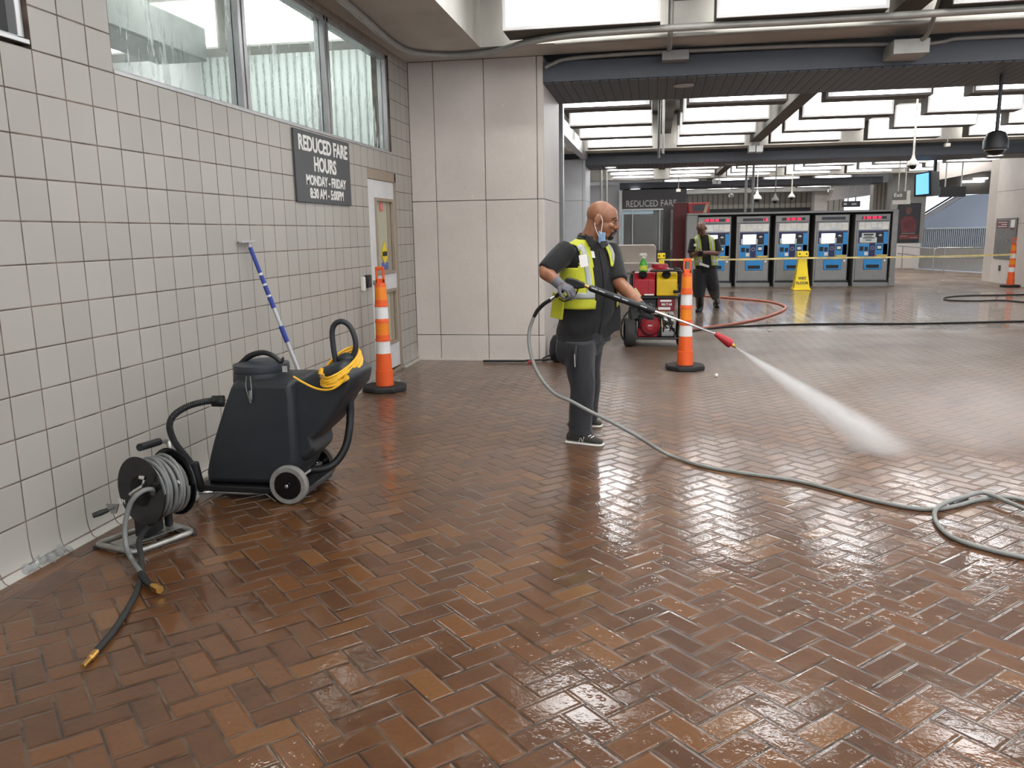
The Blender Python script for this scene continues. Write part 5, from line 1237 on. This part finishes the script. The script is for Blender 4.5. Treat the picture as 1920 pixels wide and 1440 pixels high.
# ---------------- the worker with the spray lance ----------------
YM = 6.12
w1 = thing('person', (P(1100, 825, 5.95).x, 6.15, 0), 'bald worker in lime safety vest and dark clothes holding a pressure washer lance', 'person')
Fd = V((.72, -.69, 0))
rg1 = [(P(1094, 640, YM), .225, .165), (P(1096, 618, YM), .222, .165), (P(1100, 590, YM), .215, .170), (P(1103, 560, YM), .212, .172), (P(1104, 530, YM), .205, .160), (P(1103, 500, YM), .210, .145),
       (P(1102, 478, YM), .212, .125), (P(1101, 465, YM), .190, .105), (P(1102, 456, YM), .130, .085), (P(1104, 449, YM), .075, .072)]
T1 = Torso(rg1, Fd)
Hc = P(1130, 413, 6.10); Hf = V((.955, -.18, -.19)); HR = rot_from(Hf); HS = 1.13
SR, ER, WR = P(1063, 470, 5.97), P(1022, 509, 5.84), P(1049, 533, 5.74)
SL, EL, WL = P(1143, 471, 6.26), P(1161, 530, 6.10), P(1203, 575, 5.86)
hipR, kneR, ankR = P(1086, 650, 6.00), P(1090, 728, 5.95), P(1088, 815, 5.955)
hipL, kneL, ankL = P(1103, 650, 6.24), P(1104, 722, 6.38), P(1103, 786, 6.43)
b = MB()
head_mesh(b, Hc, HR, HS)
b.tube([Hc+HR @ V((-.045, 0, -.02)), Hc+HR @ V((-.055, 0, -.09)), P(1104, 452, YM), P(1103, 470, YM)], [.070, .068, .072, .08], 16, 3)
T1.solid(b, -.035, 28)
b.tube([SR, SR.lerp(ER, .5), ER, ER.lerp(WR, .35), WR, WR+(WR-ER).normalized()*.04], [.068, .060, .050, .049, .032, .028], 14, 3)
b.tube([SL, SL.lerp(EL, .5), EL, EL.lerp(WL, .35), WL, WL+(WL-EL).normalized()*.04], [.066, .060, .050, .050, .033, .028], 14, 3)
for h_, k_, a_ in ((hipR, kneR, ankR), (hipL, kneL, ankL)):
    b.tube([h_+V((0, 0, .06)), h_, k_, k_.lerp(a_, .4), a_+V((0, 0, .02))], [.085, .088, .058, .056, .040], 14, 3)
body = remeshed(b, 'body', M_SKIN, w1, .0065, 3)
face_parts(body, Hc, HR, HS)
# shirt with sleeves and collar
b = MB(); T1.solid(b, 0, 48, wob=.004)
b.tube([SR+(SR-ER)*.12, SR, SR.lerp(ER, .5), ER+(ER-SR)*-.02], [.070, .084, .082, .068], 18, 4)
b.tube([SL+(SL-EL)*.12, SL, SL.lerp(EL, .5), EL+(EL-SL)*-.04], [.070, .082, .078, .070], 18, 4)

shirt = remeshed(b, 'shirt', M_SHIRT, w1, .009, 4)
# open shirt tail on the far side
b = MB(); q0 = [P(1138, 575, 6.14), P(1163, 572, 6.16), P(1165, 618, 6.16), P(1152, 622, 6.12), P(1138, 636, 6.08), P(1124, 630, 6.0)]
shell_ = b.prism(q0, (0, .03, 0)).build('shirt_tail', M_SHIRT, w1, bevel=.01)
cl = MB(); cc_ = P(1106, 448, YM)
ring = []
for zz_, r_, o_ in ((0, .080, 0), (.035, .084, .006), (.045, .088, .012), (.030, .098, .020), (.0, .108, .028)):
    ring.append([cc_+V((0, 0, -.015+zz_+.03*math.cos(a+.0)*-1*.5))+T1.Rt*(r_*math.sin(a))+T1.F*(r_*.95*math.cos(a)+.01) for a in [2*PI*(k+.5)/28*.86+PI*.14 for k in range(28)]])
m_ = MB()
for j in range(len(ring)-1):
    base = len(m_.v); m_.v += [tuple(p) for p in ring[j]]+[tuple(p) for p in ring[j+1]]
    for k in range(27): m_.f.append((base+k, base+k+1, base+28+k+1, base+28+k))
shell_obj(m_, 'collar', M_SHIRT, w1, .004)
for pts_ in ([(1095, 437, 6.03), (1100, 455, 5.95), (1112, 464, 5.905), (1118, 452, 5.90), (1104, 443, 5.97)], [(1137, 452, 6.0), (1127, 452, 5.93), (1124, 458, 5.92), (1130, 466, 5.94), (1140, 460, 6.0)]):
    MB().prism([P(*q) for q in pts_], (.004, .012, 0)).build('collar_flap', M_SHIRT, w1, bevel=.002)
# button placket and pocket
def front(xl, zpx, out=.008):
    """point on the shirt front at lateral xl (to his right +) and height of pixel row"""
    z = P(1110, zpx, YM).z; i = min(range(len(T1.c)), key=lambda k: abs(T1.c[k].z-z)); a = math.asin(max(-1, min(1, math.copysign((abs(xl)/T1.w[i])**(T1.e/2), xl))))
    return T1.pt(i, a, out)[0]
MB().tube([front(-.005, y, .004) for y in (470, 490, 510, 530, 550, 570, 590, 610, 625)], .007, 6).build('placket', M_SHIRT, w1)
pc = MB(); pts4 = [front(.02, 505, .004), front(.12, 502, .004), front(.12, 540, .004), front(.02, 543, .004)]
MB().prism(pts4, T1.F*.006).build('chest_pocket', M_SHIRT, w1, bevel=.002)
MB().prism([front(.05, 470, .017), front(.13, 466, .017), front(.135, 480, .017), front(.055, 482, .017)], T1.F*.003).build('name_patch', M_PAPER, w1)
# vest
zA = P(1100, 500, YM).z; zH = P(1100, 575, YM).z; zTop = P(1100, 455, YM).z
def vest_pred(x, y, z):
    if z < zH or z > zTop+.03: return False
    if z < zA: return not (y > 0 and -.135 < x < .085)
    t = (z-zA)/(zTop-zA)
    if y > 0: return (.075-.0*t) < abs(x) < .175-.03*t
    return abs(x) < .175-.03*t
def stripe_pred(x, y, z):
    if not vest_pred(x, y, z): return False
    if abs(z-(zH+.095)) < .026: return True
    return y > -.02 and .105 < abs(x) < .142 and z > zH+.10
m = MB(); T1.shell(m, .014, vest_pred); vest = shell_obj(m, 'safety_vest', M_VEST, w1, .007)
m = MB(); T1.shell(m, .022, stripe_pred); st = shell_obj(m, 'reflective_stripe', M_VREF, vest, .002)
# loose rear tail of the vest on the near side
MB().prism([P(1036, 556, 5.93), P(1056, 560, 5.90), P(1052, 600, 5.92), P(1031, 594, 5.96)], (.012, .02, 0)).build('vest_tail', M_VEST, vest, bevel=.004)
MB().prism([P(1036, 548, 5.94), P(1062, 552, 5.88), P(1058, 562, 5.88), P(1035, 558, 5.95)], (.01, .02, 0)).build('vest_tail_upper', M_VEST, vest, bevel=.004)
# badge reel and card
bd = MB().lathe([(.018, 0), (.018, .012), (.0, .014)], P(1087, 463, 5.855), (.3, -1, 0), 18).build('badge_reel', M_ALU, w1)
MB().tube([P(1087, 464, 5.85), P(1088, 480, 5.84)], .0018, 5).build('badge_cord', M_BLACK, w1)
MB().prism([P(1085, 479, 5.835), P(1100, 476.5, 5.84), P(1103, 499, 5.835), P(1088.5, 502, 5.83)], (0, .004, 0)).build('id_card', M_PAPER, w1, bevel=.001)
# face mask hanging from the ear
mm = MB(); hw = lambda p: Hc+HR @ (V(p)*HS)
mm.prism([hw((.006, -.084, -.066)), hw((.030, -.080, -.074)), hw((.052, -.076, -.070)), hw((.058, -.070, -.125)), hw((.044, -.068, -.155)), hw((.016, -.074, -.140))], HR @ V((0, .012, 0)))
mk = remeshed(mm, 'face_mask', M_MASK, w1, .004, 3)
MB().tube([hw((-.028, -.088, .004)), hw((-.020, -.092, -.04)), hw((.000, -.090, -.075)), hw((.016, -.084, -.10))], .0025, 6, 4).build('mask_strap', M_STRAP, mk)
MB().tube([hw((.004, -.090, .03)), hw((.022, -.090, .0)), hw((.026, -.088, -.04)), hw((.026, -.082, -.085))], .0025, 6, 4).build('mask_strap', M_STRAP, mk)
# trousers
b = MB()
for h_, k_, a_, ra_ in ((hipR, kneR, ankR, (.125, .125, .108, .094, .090, .088)), (hipL, kneL, ankL, (.115, .115, .095, .085, .080, .078))):
    b.tube([h_+V((0, 0, .05)), h_, h_.lerp(k_, .55), k_+V((.01, 0, 0)), k_.lerp(a_, .5), a_], list(ra_), 20, 4)
b.tube([P(1096, 618, YM), P(1094, 640, YM)], [.17, .175], 24); b.ell(P(1094, 646, 6.12), (.155, .17, .11)); b.ell(P(1066, 655, 6.02), (.10, .10, .13))
b.ell(P(1090, 812, 5.955), (.096, .090, .035)); b.ell(P(1085, 795, 5.955), (.092, .085, .02)); b.ell(P(1092, 770, 5.95), (.093, .085, .03))
remeshed(b, 'trousers', M_TROUS, w1, .011, 4)
kl = MB().tube([P(1080, 648, 5.86), P(1078, 662, 5.85), P(1077, 690, 5.85)], [.014, .018, .016], 8, 3).build('key_pouch', M_BLACK, w1, smooth=True)
MB().tube([P(1077, 664, 5.83), P(1078, 688, 5.83)], .005, 6).build('key_chain', M_STEEL, kl)
# shoes
def shoe(heel, toe, par, s=1.0, mark=True):
    heel, toe = V(heel), V(toe); f = (toe-heel); L_ = f.length; f.normalize(); l = V((-f.y, f.x, 0)); up = V((0, 0, 1))
    prof = ((0, .030, .062), (.06, .036, .085), (.25, .038, .095), (.42, .038, .085), (.62, .044, .060), (.80, .046, .048), (.94, .036, .038), (1.0, .018, .026))
    ring = []
    for t, w_, h_ in prof:
        c_ = heel+f*L_*t; ring.append([c_+l*w_*s*math.cos(a)+up*(max(0.012, h_*s*(.5+.5*math.sin(a)))+.010) for a in [2*PI*k/16 for k in range(16)]])
    o = MB().rings(ring).build('shoe', M_SHOE, par, smooth=True); so = o.modifiers.new('s', 'SUBSURF'); so.levels = so.render_levels = 1
    sole = [[heel+f*L_*(t*1.03-.015)+l*(w_*1.08*s)*k_+up*0 for (t, w_, h_) in prof] for k_ in (1, -1)]
    MB().prism(sole[0]+sole[1][::-1], (0, 0, .017*s)).build('shoe_sole', M_PWHITE, o, bevel=.006)
    if mark:
        c_ = heel+f*L_*.46-l*.041*s+up*.045; z_ = up*.022; x_ = f*.020
        MB().tube([c_-x_-z_, c_-x_*.4+z_, c_+x_*.4-z_, c_+x_+z_], .003, 6).build('shoe_letter', M_REFL, o)
        c_ = heel+f*L_*.56+up*.078
        for k in range(3): MB().tube([c_+f*.022*k-l*.035-up*.008*k, c_+f*(.022*k+.008)-up*(.008*k-.004), c_+f*.022*k+l*.03-up*.008*k], .0035, 6).build('shoe_lace', M_REFL, o)
    return o
hR, tR = FL(1063, 829), FL(1131, 836); hR.z = tR.z = 0
shoe(hR, tR, w1)
tL = FL(1129, 800); hL = tL+V((-.27, .02, 0)); shoe(hL, tL, w1, mark=False)

# lance geometry (needed for the hands)
LA = P(1066, 525, 5.76); LB = P(1098, 537, 5.72)
L0, L1, L2, L3, L4 = P(1104, 539, 5.72), P(1228, 584, 5.72), P(1342, 626, 5.74), P(1371, 645, 5.75), P(1380, 651, 5.755)
ld = (L1-L0).normalized()
# gloves
g = MB(); hand_mesh(g, WR, P(1075, 545, 5.70)-WR, V((.1, .25, -.8)), [(.9, 1.1, .8), (.8, 1.0, .8), (.8, 1.0, .7), (.7, .9, .7)], 1.12, -1)
g.tube([WR-(WR-ER).normalized()*.045, WR+(WR-ER).normalized()*.03], [.040, .036], 14)
remeshed(g, 'grey_glove', M_GLOVE, w1, .0042, 2)
g = MB(); hc = P(1217, 588, 5.78); hand_mesh(g, WL+V((0, 0, -.005)), (P(1222, 590, 5.76)-WL), V((.25, -.7, .6)), [(1.0, 1.2, .8), (1.0, 1.2, .8), (.95, 1.2, .8), (.9, 1.1, .7)], 1.12, 1)
g.tube([WL-(WL-EL).normalized()*.02, WL+(WL-EL).normalized()*.04], [.038, .036], 14)
g.ell(P(1214, 592, 5.74), (.055, .03, .025), rot_from(ld))
remeshed(g, 'black_glove', M_GLOVB, w1, .0042, 2)

# ---------------- the lance ----------------
ln = thing('spray_lance', L0, 'black and chrome pressure washer lance with red nozzle guard held by the spraying worker', 'spray lance')
up_ = V((0, 0, 1)); sd = V((0, 1, 0))
gun = [P(1059, 523, 5.745), P(1066, 520, 5.745), P(1080, 524, 5.74), P(1096, 531, 5.72), P(1097, 540, 5.72), P(1082, 542, 5.73), P(1068, 540, 5.74), P(1058, 532, 5.745)]
MB().prism(gun, (0, .042, 0)).build('gun_body', M_BLACK, ln, bevel=.010, seg=3)
MB().tube([P(1062, 534, 5.765), P(1052, 548, 5.78), P(1042, 556, 5.80)], [.018, .016, .014], 12).build('pistol_grip', M_BLACK, ln, smooth=True)
MB().tube([P(1084, 541, 5.75), P(1078, 554, 5.75), P(1060, 565, 5.76), P(1048, 560, 5.77)], .005, 8, 4).build('trigger_guard', M_BLACK, ln, smooth=True)
MB().tube([P(1070, 540, 5.75), P(1066, 552, 5.755), P(1060, 558, 5.76)], .006, 8, 3).build('trigger', M_BLACK, ln)
MB().tube([P(1097, 536, 5.74), L0+ld*.01], [.012, .012], 12).build('lance_fitting', M_BRASS, ln)
MB().tube([L0, L0+ld*.015, L0.lerp(L1, .5), L1-ld*.02, L1], [.016, .024, .024, .023, .016], 16).build('insulating_sleeve', M_BLACK, ln, smooth=True)
for t in (.06, .17, .40, .52, .80): MB().box(L0.lerp(L1, t+.04)+V((-.004, -.023, .009)), (.045, .006, .007), Matrix.Rotation(math.atan2(-ld.z, ld.x), 3, 'Y')).build('sleeve_slot', M_ALU, ln)
MB().tube([L1-ld*.01, L2], .0085, 12).build('chrome_tube', M_CHROME, ln, smooth=True)
MB().tube([L2-ld*.005, L2+(L3-L2)*.1, L3-(L3-L2)*.12, L3], [.014, .019, .034, .030], 18).build('red_nozzle_guard', M_RED, ln, smooth=True)
MB().tube([L3, L3.lerp(L4, .5), L4], [.012, .013, .007], 12).build('nozzle', M_BRASS, ln)
MB().tube([P(1042, 556, 5.80), P(1033, 562, 5.82)], [.011, .012], 12).build('swivel_fitting', M_CHROME, ln)
# hose from the gun: black cuff, then the grey line across the floor
ho = MB().tube([P(1033, 562, 5.82), P(1020, 570, 5.84), P(1008, 582, 5.86), P(1001, 594, 5.87)], [.014, .015, .015, .013], 12, 4).build('pressure_hose_cuff', M_BLACK, smooth=True)
hz_ = [P(1001, 594, 5.87), P(993, 618, 5.86), P(992, 645, 5.83), P(1000, 680, 5.76), P(1016, 712, 5.66), P(1040, 738, 5.57), P(1070, 752, 5.50), P(1105, 771, 5.48), P(1150, 793, 5.47), P(1195, 818, 5.50), FL(1250, 851, .02), FL(1310, 872, .012), FL(1385, 886, .012), FL(1500, 903, .012), FL(1620, 934, .012), FL(1700, 951, .012), FL(1750, 955, .012), FL(1790, 949, .012), FL(1840, 936, .014), FL(1890, 932, .014), FL(1945, 946, .012), FL(2060, 985, .012), FL(2110, 1010, .012)]
big = MB().tube(hz_, .0125, 12, 6).build('pressure_hose', M_HOSE, smooth=True); tag(lift(big), 'long grey pressure hose running from the lance across the wet floor to the right edge', 'hose')
ho.parent = big; ho.matrix_parent_inverse = big.matrix_world.inverted() if False else Matrix.Translation(-big.location)
cp = MB().tube([FL(1784, 944, .014), FL(1812, 931, .014)], .017, 12).build('hose_coupling', M_STEEL, big, smooth=True)
lp = MB().tube([FL(2110, 1010, .03), FL(2040, 985, .03), FL(1945, 962, .030), FL(1890, 941, .036), FL(1845, 924, .038), FL(1810, 931, .036), FL(1775, 942, .034), FL(1755, 955, .032), FL(1753, 972, .014), FL(1768, 995, .012), FL(1800, 1014, .012), FL(1860, 1032, .012), FL(1950, 1050, .012), FL(2060, 1060, .012), FL(2130, 1040, .012)], .0125, 12, 6).build('pressure_hose', M_HOSE, smooth=True)
tag(lift(lp), 'grey hose loop crossing the long pressure hose at the right edge', 'hose')

# ---------------- second worker, standing before the machines ----------------
Y2 = 15.9
w2 = thing('person', (P(1325, 585, Y2).x, Y2, 0), 'bald worker in lime vest looking down, standing by the ticket machine furthest left', 'person')
F2 = V((.05, -1, 0)); p2 = lambda x, y, dy=0.0: P(x, y, Y2+dy)
T2 = Torso([(p2(1324, 512), .21, .15), (p2(1324, 495), .20, .145), (p2(1322, 475), .20, .145), (p2(1321, 460), .21, .135), (p2(1320, 450), .20, .115), (p2(1319, 444), .13, .09), (p2(1318, 439), .07, .07)], F2)
H2 = p2(1315, 429, -.10); H2f = V((-.25, -.80, -.62)); R2 = rot_from(H2f)
sA, eA, wA = p2(1301, 452), p2(1296, 478, -.06), p2(1306, 476, -.26)      # image-left arm
sB, eB, wB = p2(1341, 452), p2(1347, 474, -.05), p2(1318, 474, -.30)      # image-right arm
b = MB(); head_mesh(b, H2, R2, 1.08); b.tube([H2+R2 @ V((-.05, 0, -.05)), p2(1318, 440, -.02), p2(1318, 450)], [.06, .065, .07], 12, 3); T2.solid(b, -.03, 24)
for s_, e_, q_ in ((sA, eA, wA), (sB, eB, wB)): b.tube([s_, e_, e_.lerp(q_, .4), q_], [.062, .048, .047, .032], 12, 3)
for h_, k_, a_ in ((p2(1313, 515), p2(1311, 540), V((FL(1312, 585).x, FL(1312, 585).y+.05, .1))), (p2(1332, 515), p2(1337, 540, .1), V((FL(1343, 577).x, FL(1343, 577).y+.05, .1)))): b.tube([h_, k_, a_], [.080, .045, .028], 12, 3)
hand_mesh(b, wA, V((1, -.1, -.15)), V((0, .9, -.2)), [(.5, .6, .5)], 1.05, 1); hand_mesh(b, wB, V((-1, -.1, .05)), V((0, .9, 0)), [(.5, .6, .5)], 1.05, -1)
body2 = remeshed(b, 'body', M_SKIN2, w2, .010, 2); face_parts(body2, H2, R2, 1.08, beard=False)
b = MB(); T2.solid(b, 0, 40)
for s_, e_ in ((sA, eA), (sB, eB)): b.tube([s_+(s_-e_)*.12, s_, e_+(s_-e_)*.12], [.07, .082, .082], 16, 4)
remeshed(b, 'shirt', M_SHIRT, w2, .012, 3)
z2A, z2H, z2T = p2(1320, 466).z, p2(1320, 498).z, p2(1320, 442).z
def vp2(x, y, z):
    if z < z2H or z > z2T+.02: return False
    if z < z2A: return not (y > 0 and abs(x) < .075)
    return (.07 if y > 0 else 0) < abs(x) < .165
def sp2(x, y, z): return vp2(x, y, z) and (abs(z-(z2H+.07)) < .022 or (y > 0 and .10 < abs(x) < .135))
m = MB(); T2.shell(m, .014, vp2); v2 = shell_obj(m, 'safety_vest', cloth_mat('worn_lime_vest', '#aab43c', .8, .3, 7.0), w2, .007)
m = MB(); T2.shell(m, .022, sp2); shell_obj(m, 'reflective_stripe', M_VREF, v2, .002)
b = MB(); h1, k1, a1 = p2(1313, 512), p2(1311, 538), p2(1311, 557); h2_, k2_, a2_ = p2(1332, 512), p2(1337, 538, .1), p2(1341, 556, .38)
b.tube([h1+V((0, 0, .08)), h1, k1, a1], [.14, .145, .13, .10], 18, 3); b.tube([h2_+V((0, 0, .08)), h2_, k2_, a2_], [.13, .135, .12, .085], 18, 3); b.ell(p2(1323, 510), (.2, .14, .10))
remeshed(b, 'trousers', M_TROUS, w2, .013, 3)
def boot(top, foot, fdir, par):
    f = V(fdir).normalized(); foot = V(foot); b = MB()
    b.tube([top, foot+V((0, 0, .16)), foot+V((0, 0, .05))], [.088, .076, .066], 16, 3); b.ell(foot+V((0, 0, .045))+f*.08, (.13, .052, .045), rot_from(f), 18, 12); b.ell(foot+V((0, 0, .04)), (.065, .055, .04))
    o = remeshed(b, 'rubber_boot', M_BOOT, par, .010, 2); m = MB(); m.prism([foot+f*(.07+.14*math.cos(a))+V((-f.y, f.x, 0))*.052*math.sin(a) for a in [2*PI*k/20 for k in range(20)]], (0, 0, .022)); m.build('boot_sole', M_RUBBER, o); return o
f1 = FL(1312, 585); f1.z = 0; f2 = FL(1343, 577); f2.z = 0
boot(p2(1311, 546, .02), f1+V((0, .05, 0)), (-.35, -1, 0), w2); boot(p2(1339, 546, .2), f2+V((0, .05, 0)), (.1, -1, 0), w2)
MB().prism([p2(1301, 457, -.17), p2(1306, 457, -.17), p2(1306, 462, -.17), p2(1301, 462, -.17)], (0, .004, 0)).build('name_patch', M_PAPER, w2)
o = MB().prism([p2(1312, 492, -.36), p2(1330, 499, -.36), p2(1329, 502.5, -.36), p2(1311, 496, -.36)], (0, .03, 0))
o = MB().prism([p2(1309, 471, -.36), p2(1318, 471, -.36), p2(1318, 481, -.34), p2(1309, 481, -.34)], (0, .012, 0)).build('hand_device', M_BLACKG); tag(lift(o), 'small dark device held in the hands of the worker standing by the machines', 'phone')
MB().prism([p2(1312, 492, -.19), p2(1330, 498, -.19), p2(1329, 502, -.19), p2(1311, 496.5, -.19)], (0, .03, 0)).build('belt_papers', M_PAPER, w2)
# ================= HOSES ON THE FLOOR, SPRAY =================
def floor_hose(name, px, r, m, label, cat='hose', z=None, group=None):
    pts = [FL(a, c_, r) for a, c_ in px]
    o = MB().tube(pts, r, 10, 6).build(name, m, smooth=True); return tag(lift(o), label, cat, group)
M_REDH = mat('red_hose_rubber', '#b8705f', .5, vary=.08)
floor_hose('red_hose', [(1296, 552), (1340, 556), (1400, 561), (1440, 565), (1465, 571), (1473, 577), (1461, 585), (1425, 597), (1375, 607), (1325, 614), (1285, 619)], .022, M_REDH, 'pinkish red hose looping on the wet floor behind the middle channelizer post')
floor_hose('black_hose', [(1290, 622), (1340, 615), (1400, 611), (1500, 608), (1600, 607), (1700, 607), (1800, 605), (1930, 602), (2080, 598)], .014, M_RUBBER, 'long thin black hose running straight across the floor to the right edge')
floor_hose('black_hose', [(2000, 557), (1980, 553), (1935, 552), (1880, 553), (1820, 554), (1785, 556), (1770, 559), (1780, 563), (1830, 564), (1880, 563), (1935, 567), (1990, 563), (2000, 557)], .014, M_RUBBER, 'thin black hose loop lying near the far right channelizer post')
# ---------------- water spray ----------------
def spray(name, tip, axis, length, half, label, dens, group=None, pw=1.0, fade0=.55, noise_sc=5.0, fan=1.0):
    ax = V(axis).normalized(); R = rot_from(ax); m = MB(); rings = []
    for t in (0.0, .1, .35, .7, 1.0):
        r = .004+half*length*t; rings.append([V((length*t, r*fan*math.cos(a), r*math.sin(a))) for a in [2*PI*k/28 for k in range(28)]])
    m.rings(rings); t = NT(name+'_volume'); t.t.nodes.remove(t.b)
    p = t.co('Object'); s_ = t.xyz(p); x = t.math('MAXIMUM', s_[0], .01)
    rad = t.math('SQRT', t.math('ADD', t.math('POWER', t.math('DIVIDE', s_[1], fan), 2.0), t.math('POWER', s_[2], 2.0)))
    q = t.math('DIVIDE', rad, t.math('ADD', t.math('MULTIPLY', x, half), .004))
    prof = t.smooth(q, .15, 1.0, 1.0, 0.0)
    fall = t.math('DIVIDE', dens, t.math('POWER', t.math('ADD', x, .06), pw))
    end = t.smooth(x, length*fade0, length*.98, 1.0, 0.0)
    nz = t.smooth(t.noise(t.scaled(p, (1.2, 4, 4)), noise_sc, 4.0, .6), .25, .75, .55, 1.3)
    d = t.math('MULTIPLY', t.math('MULTIPLY', prof, fall), t.math('MULTIPLY', end, nz))
    vs = t.n('ShaderNodeVolumeScatter'); vs.inputs['Color'].default_value = (.97, .98, 1, 1); vs.inputs['Anisotropy'].default_value = .2
    t.lk(d, vs.inputs['Density']); t.lk(vs.outputs[0], t.o.inputs['Volume'])
    o = m.build(name, t.m); o.matrix_world = Matrix.Translation(V(tip)) @ R.to_4x4()
    tag(o, label, 'water spray'); return o
hit = FL(1672, 850)
sp_ax = hit-L4
sp = spray('water_spray', L4, sp_ax, sp_ax.length*1.25, .135, 'white jet of water fanning out from the lance nozzle onto the floor', 13.0, pw=.85, fade0=.55, fan=1.25)
mist = MB().ell((0, 0, 0), (1.25, .9, .42), None, 28, 16)
t = NT('mist_volume'); t.t.nodes.remove(t.b); p = t.co('Object'); s_ = t.scaled(p, (1/1.25, 1/.9, 1/.42))
ln_ = t.n('ShaderNodeVectorMath', operation='LENGTH'); t.lk(s_, ln_.inputs[0])
d = t.math('MULTIPLY', t.smooth(ln_.outputs['Value'], .1, 1.0, 1.0, 0.0), t.smooth(t.noise(p, 2.2, 4.0, .6), .3, .7, .25, 1.0))
vs = t.n('ShaderNodeVolumeScatter'); vs.inputs['Color'].default_value = (.97, .98, 1, 1); t.lk(t.math('MULTIPLY', d, .65), vs.inputs['Density']); t.lk(vs.outputs[0], t.o.inputs['Volume'])
mo = mist.build('water_mist', t.m); mo.location = hit+V((.75, .15, .22)); tag(mo, 'thin drifting mist hanging over the floor where the water jet lands', 'mist')
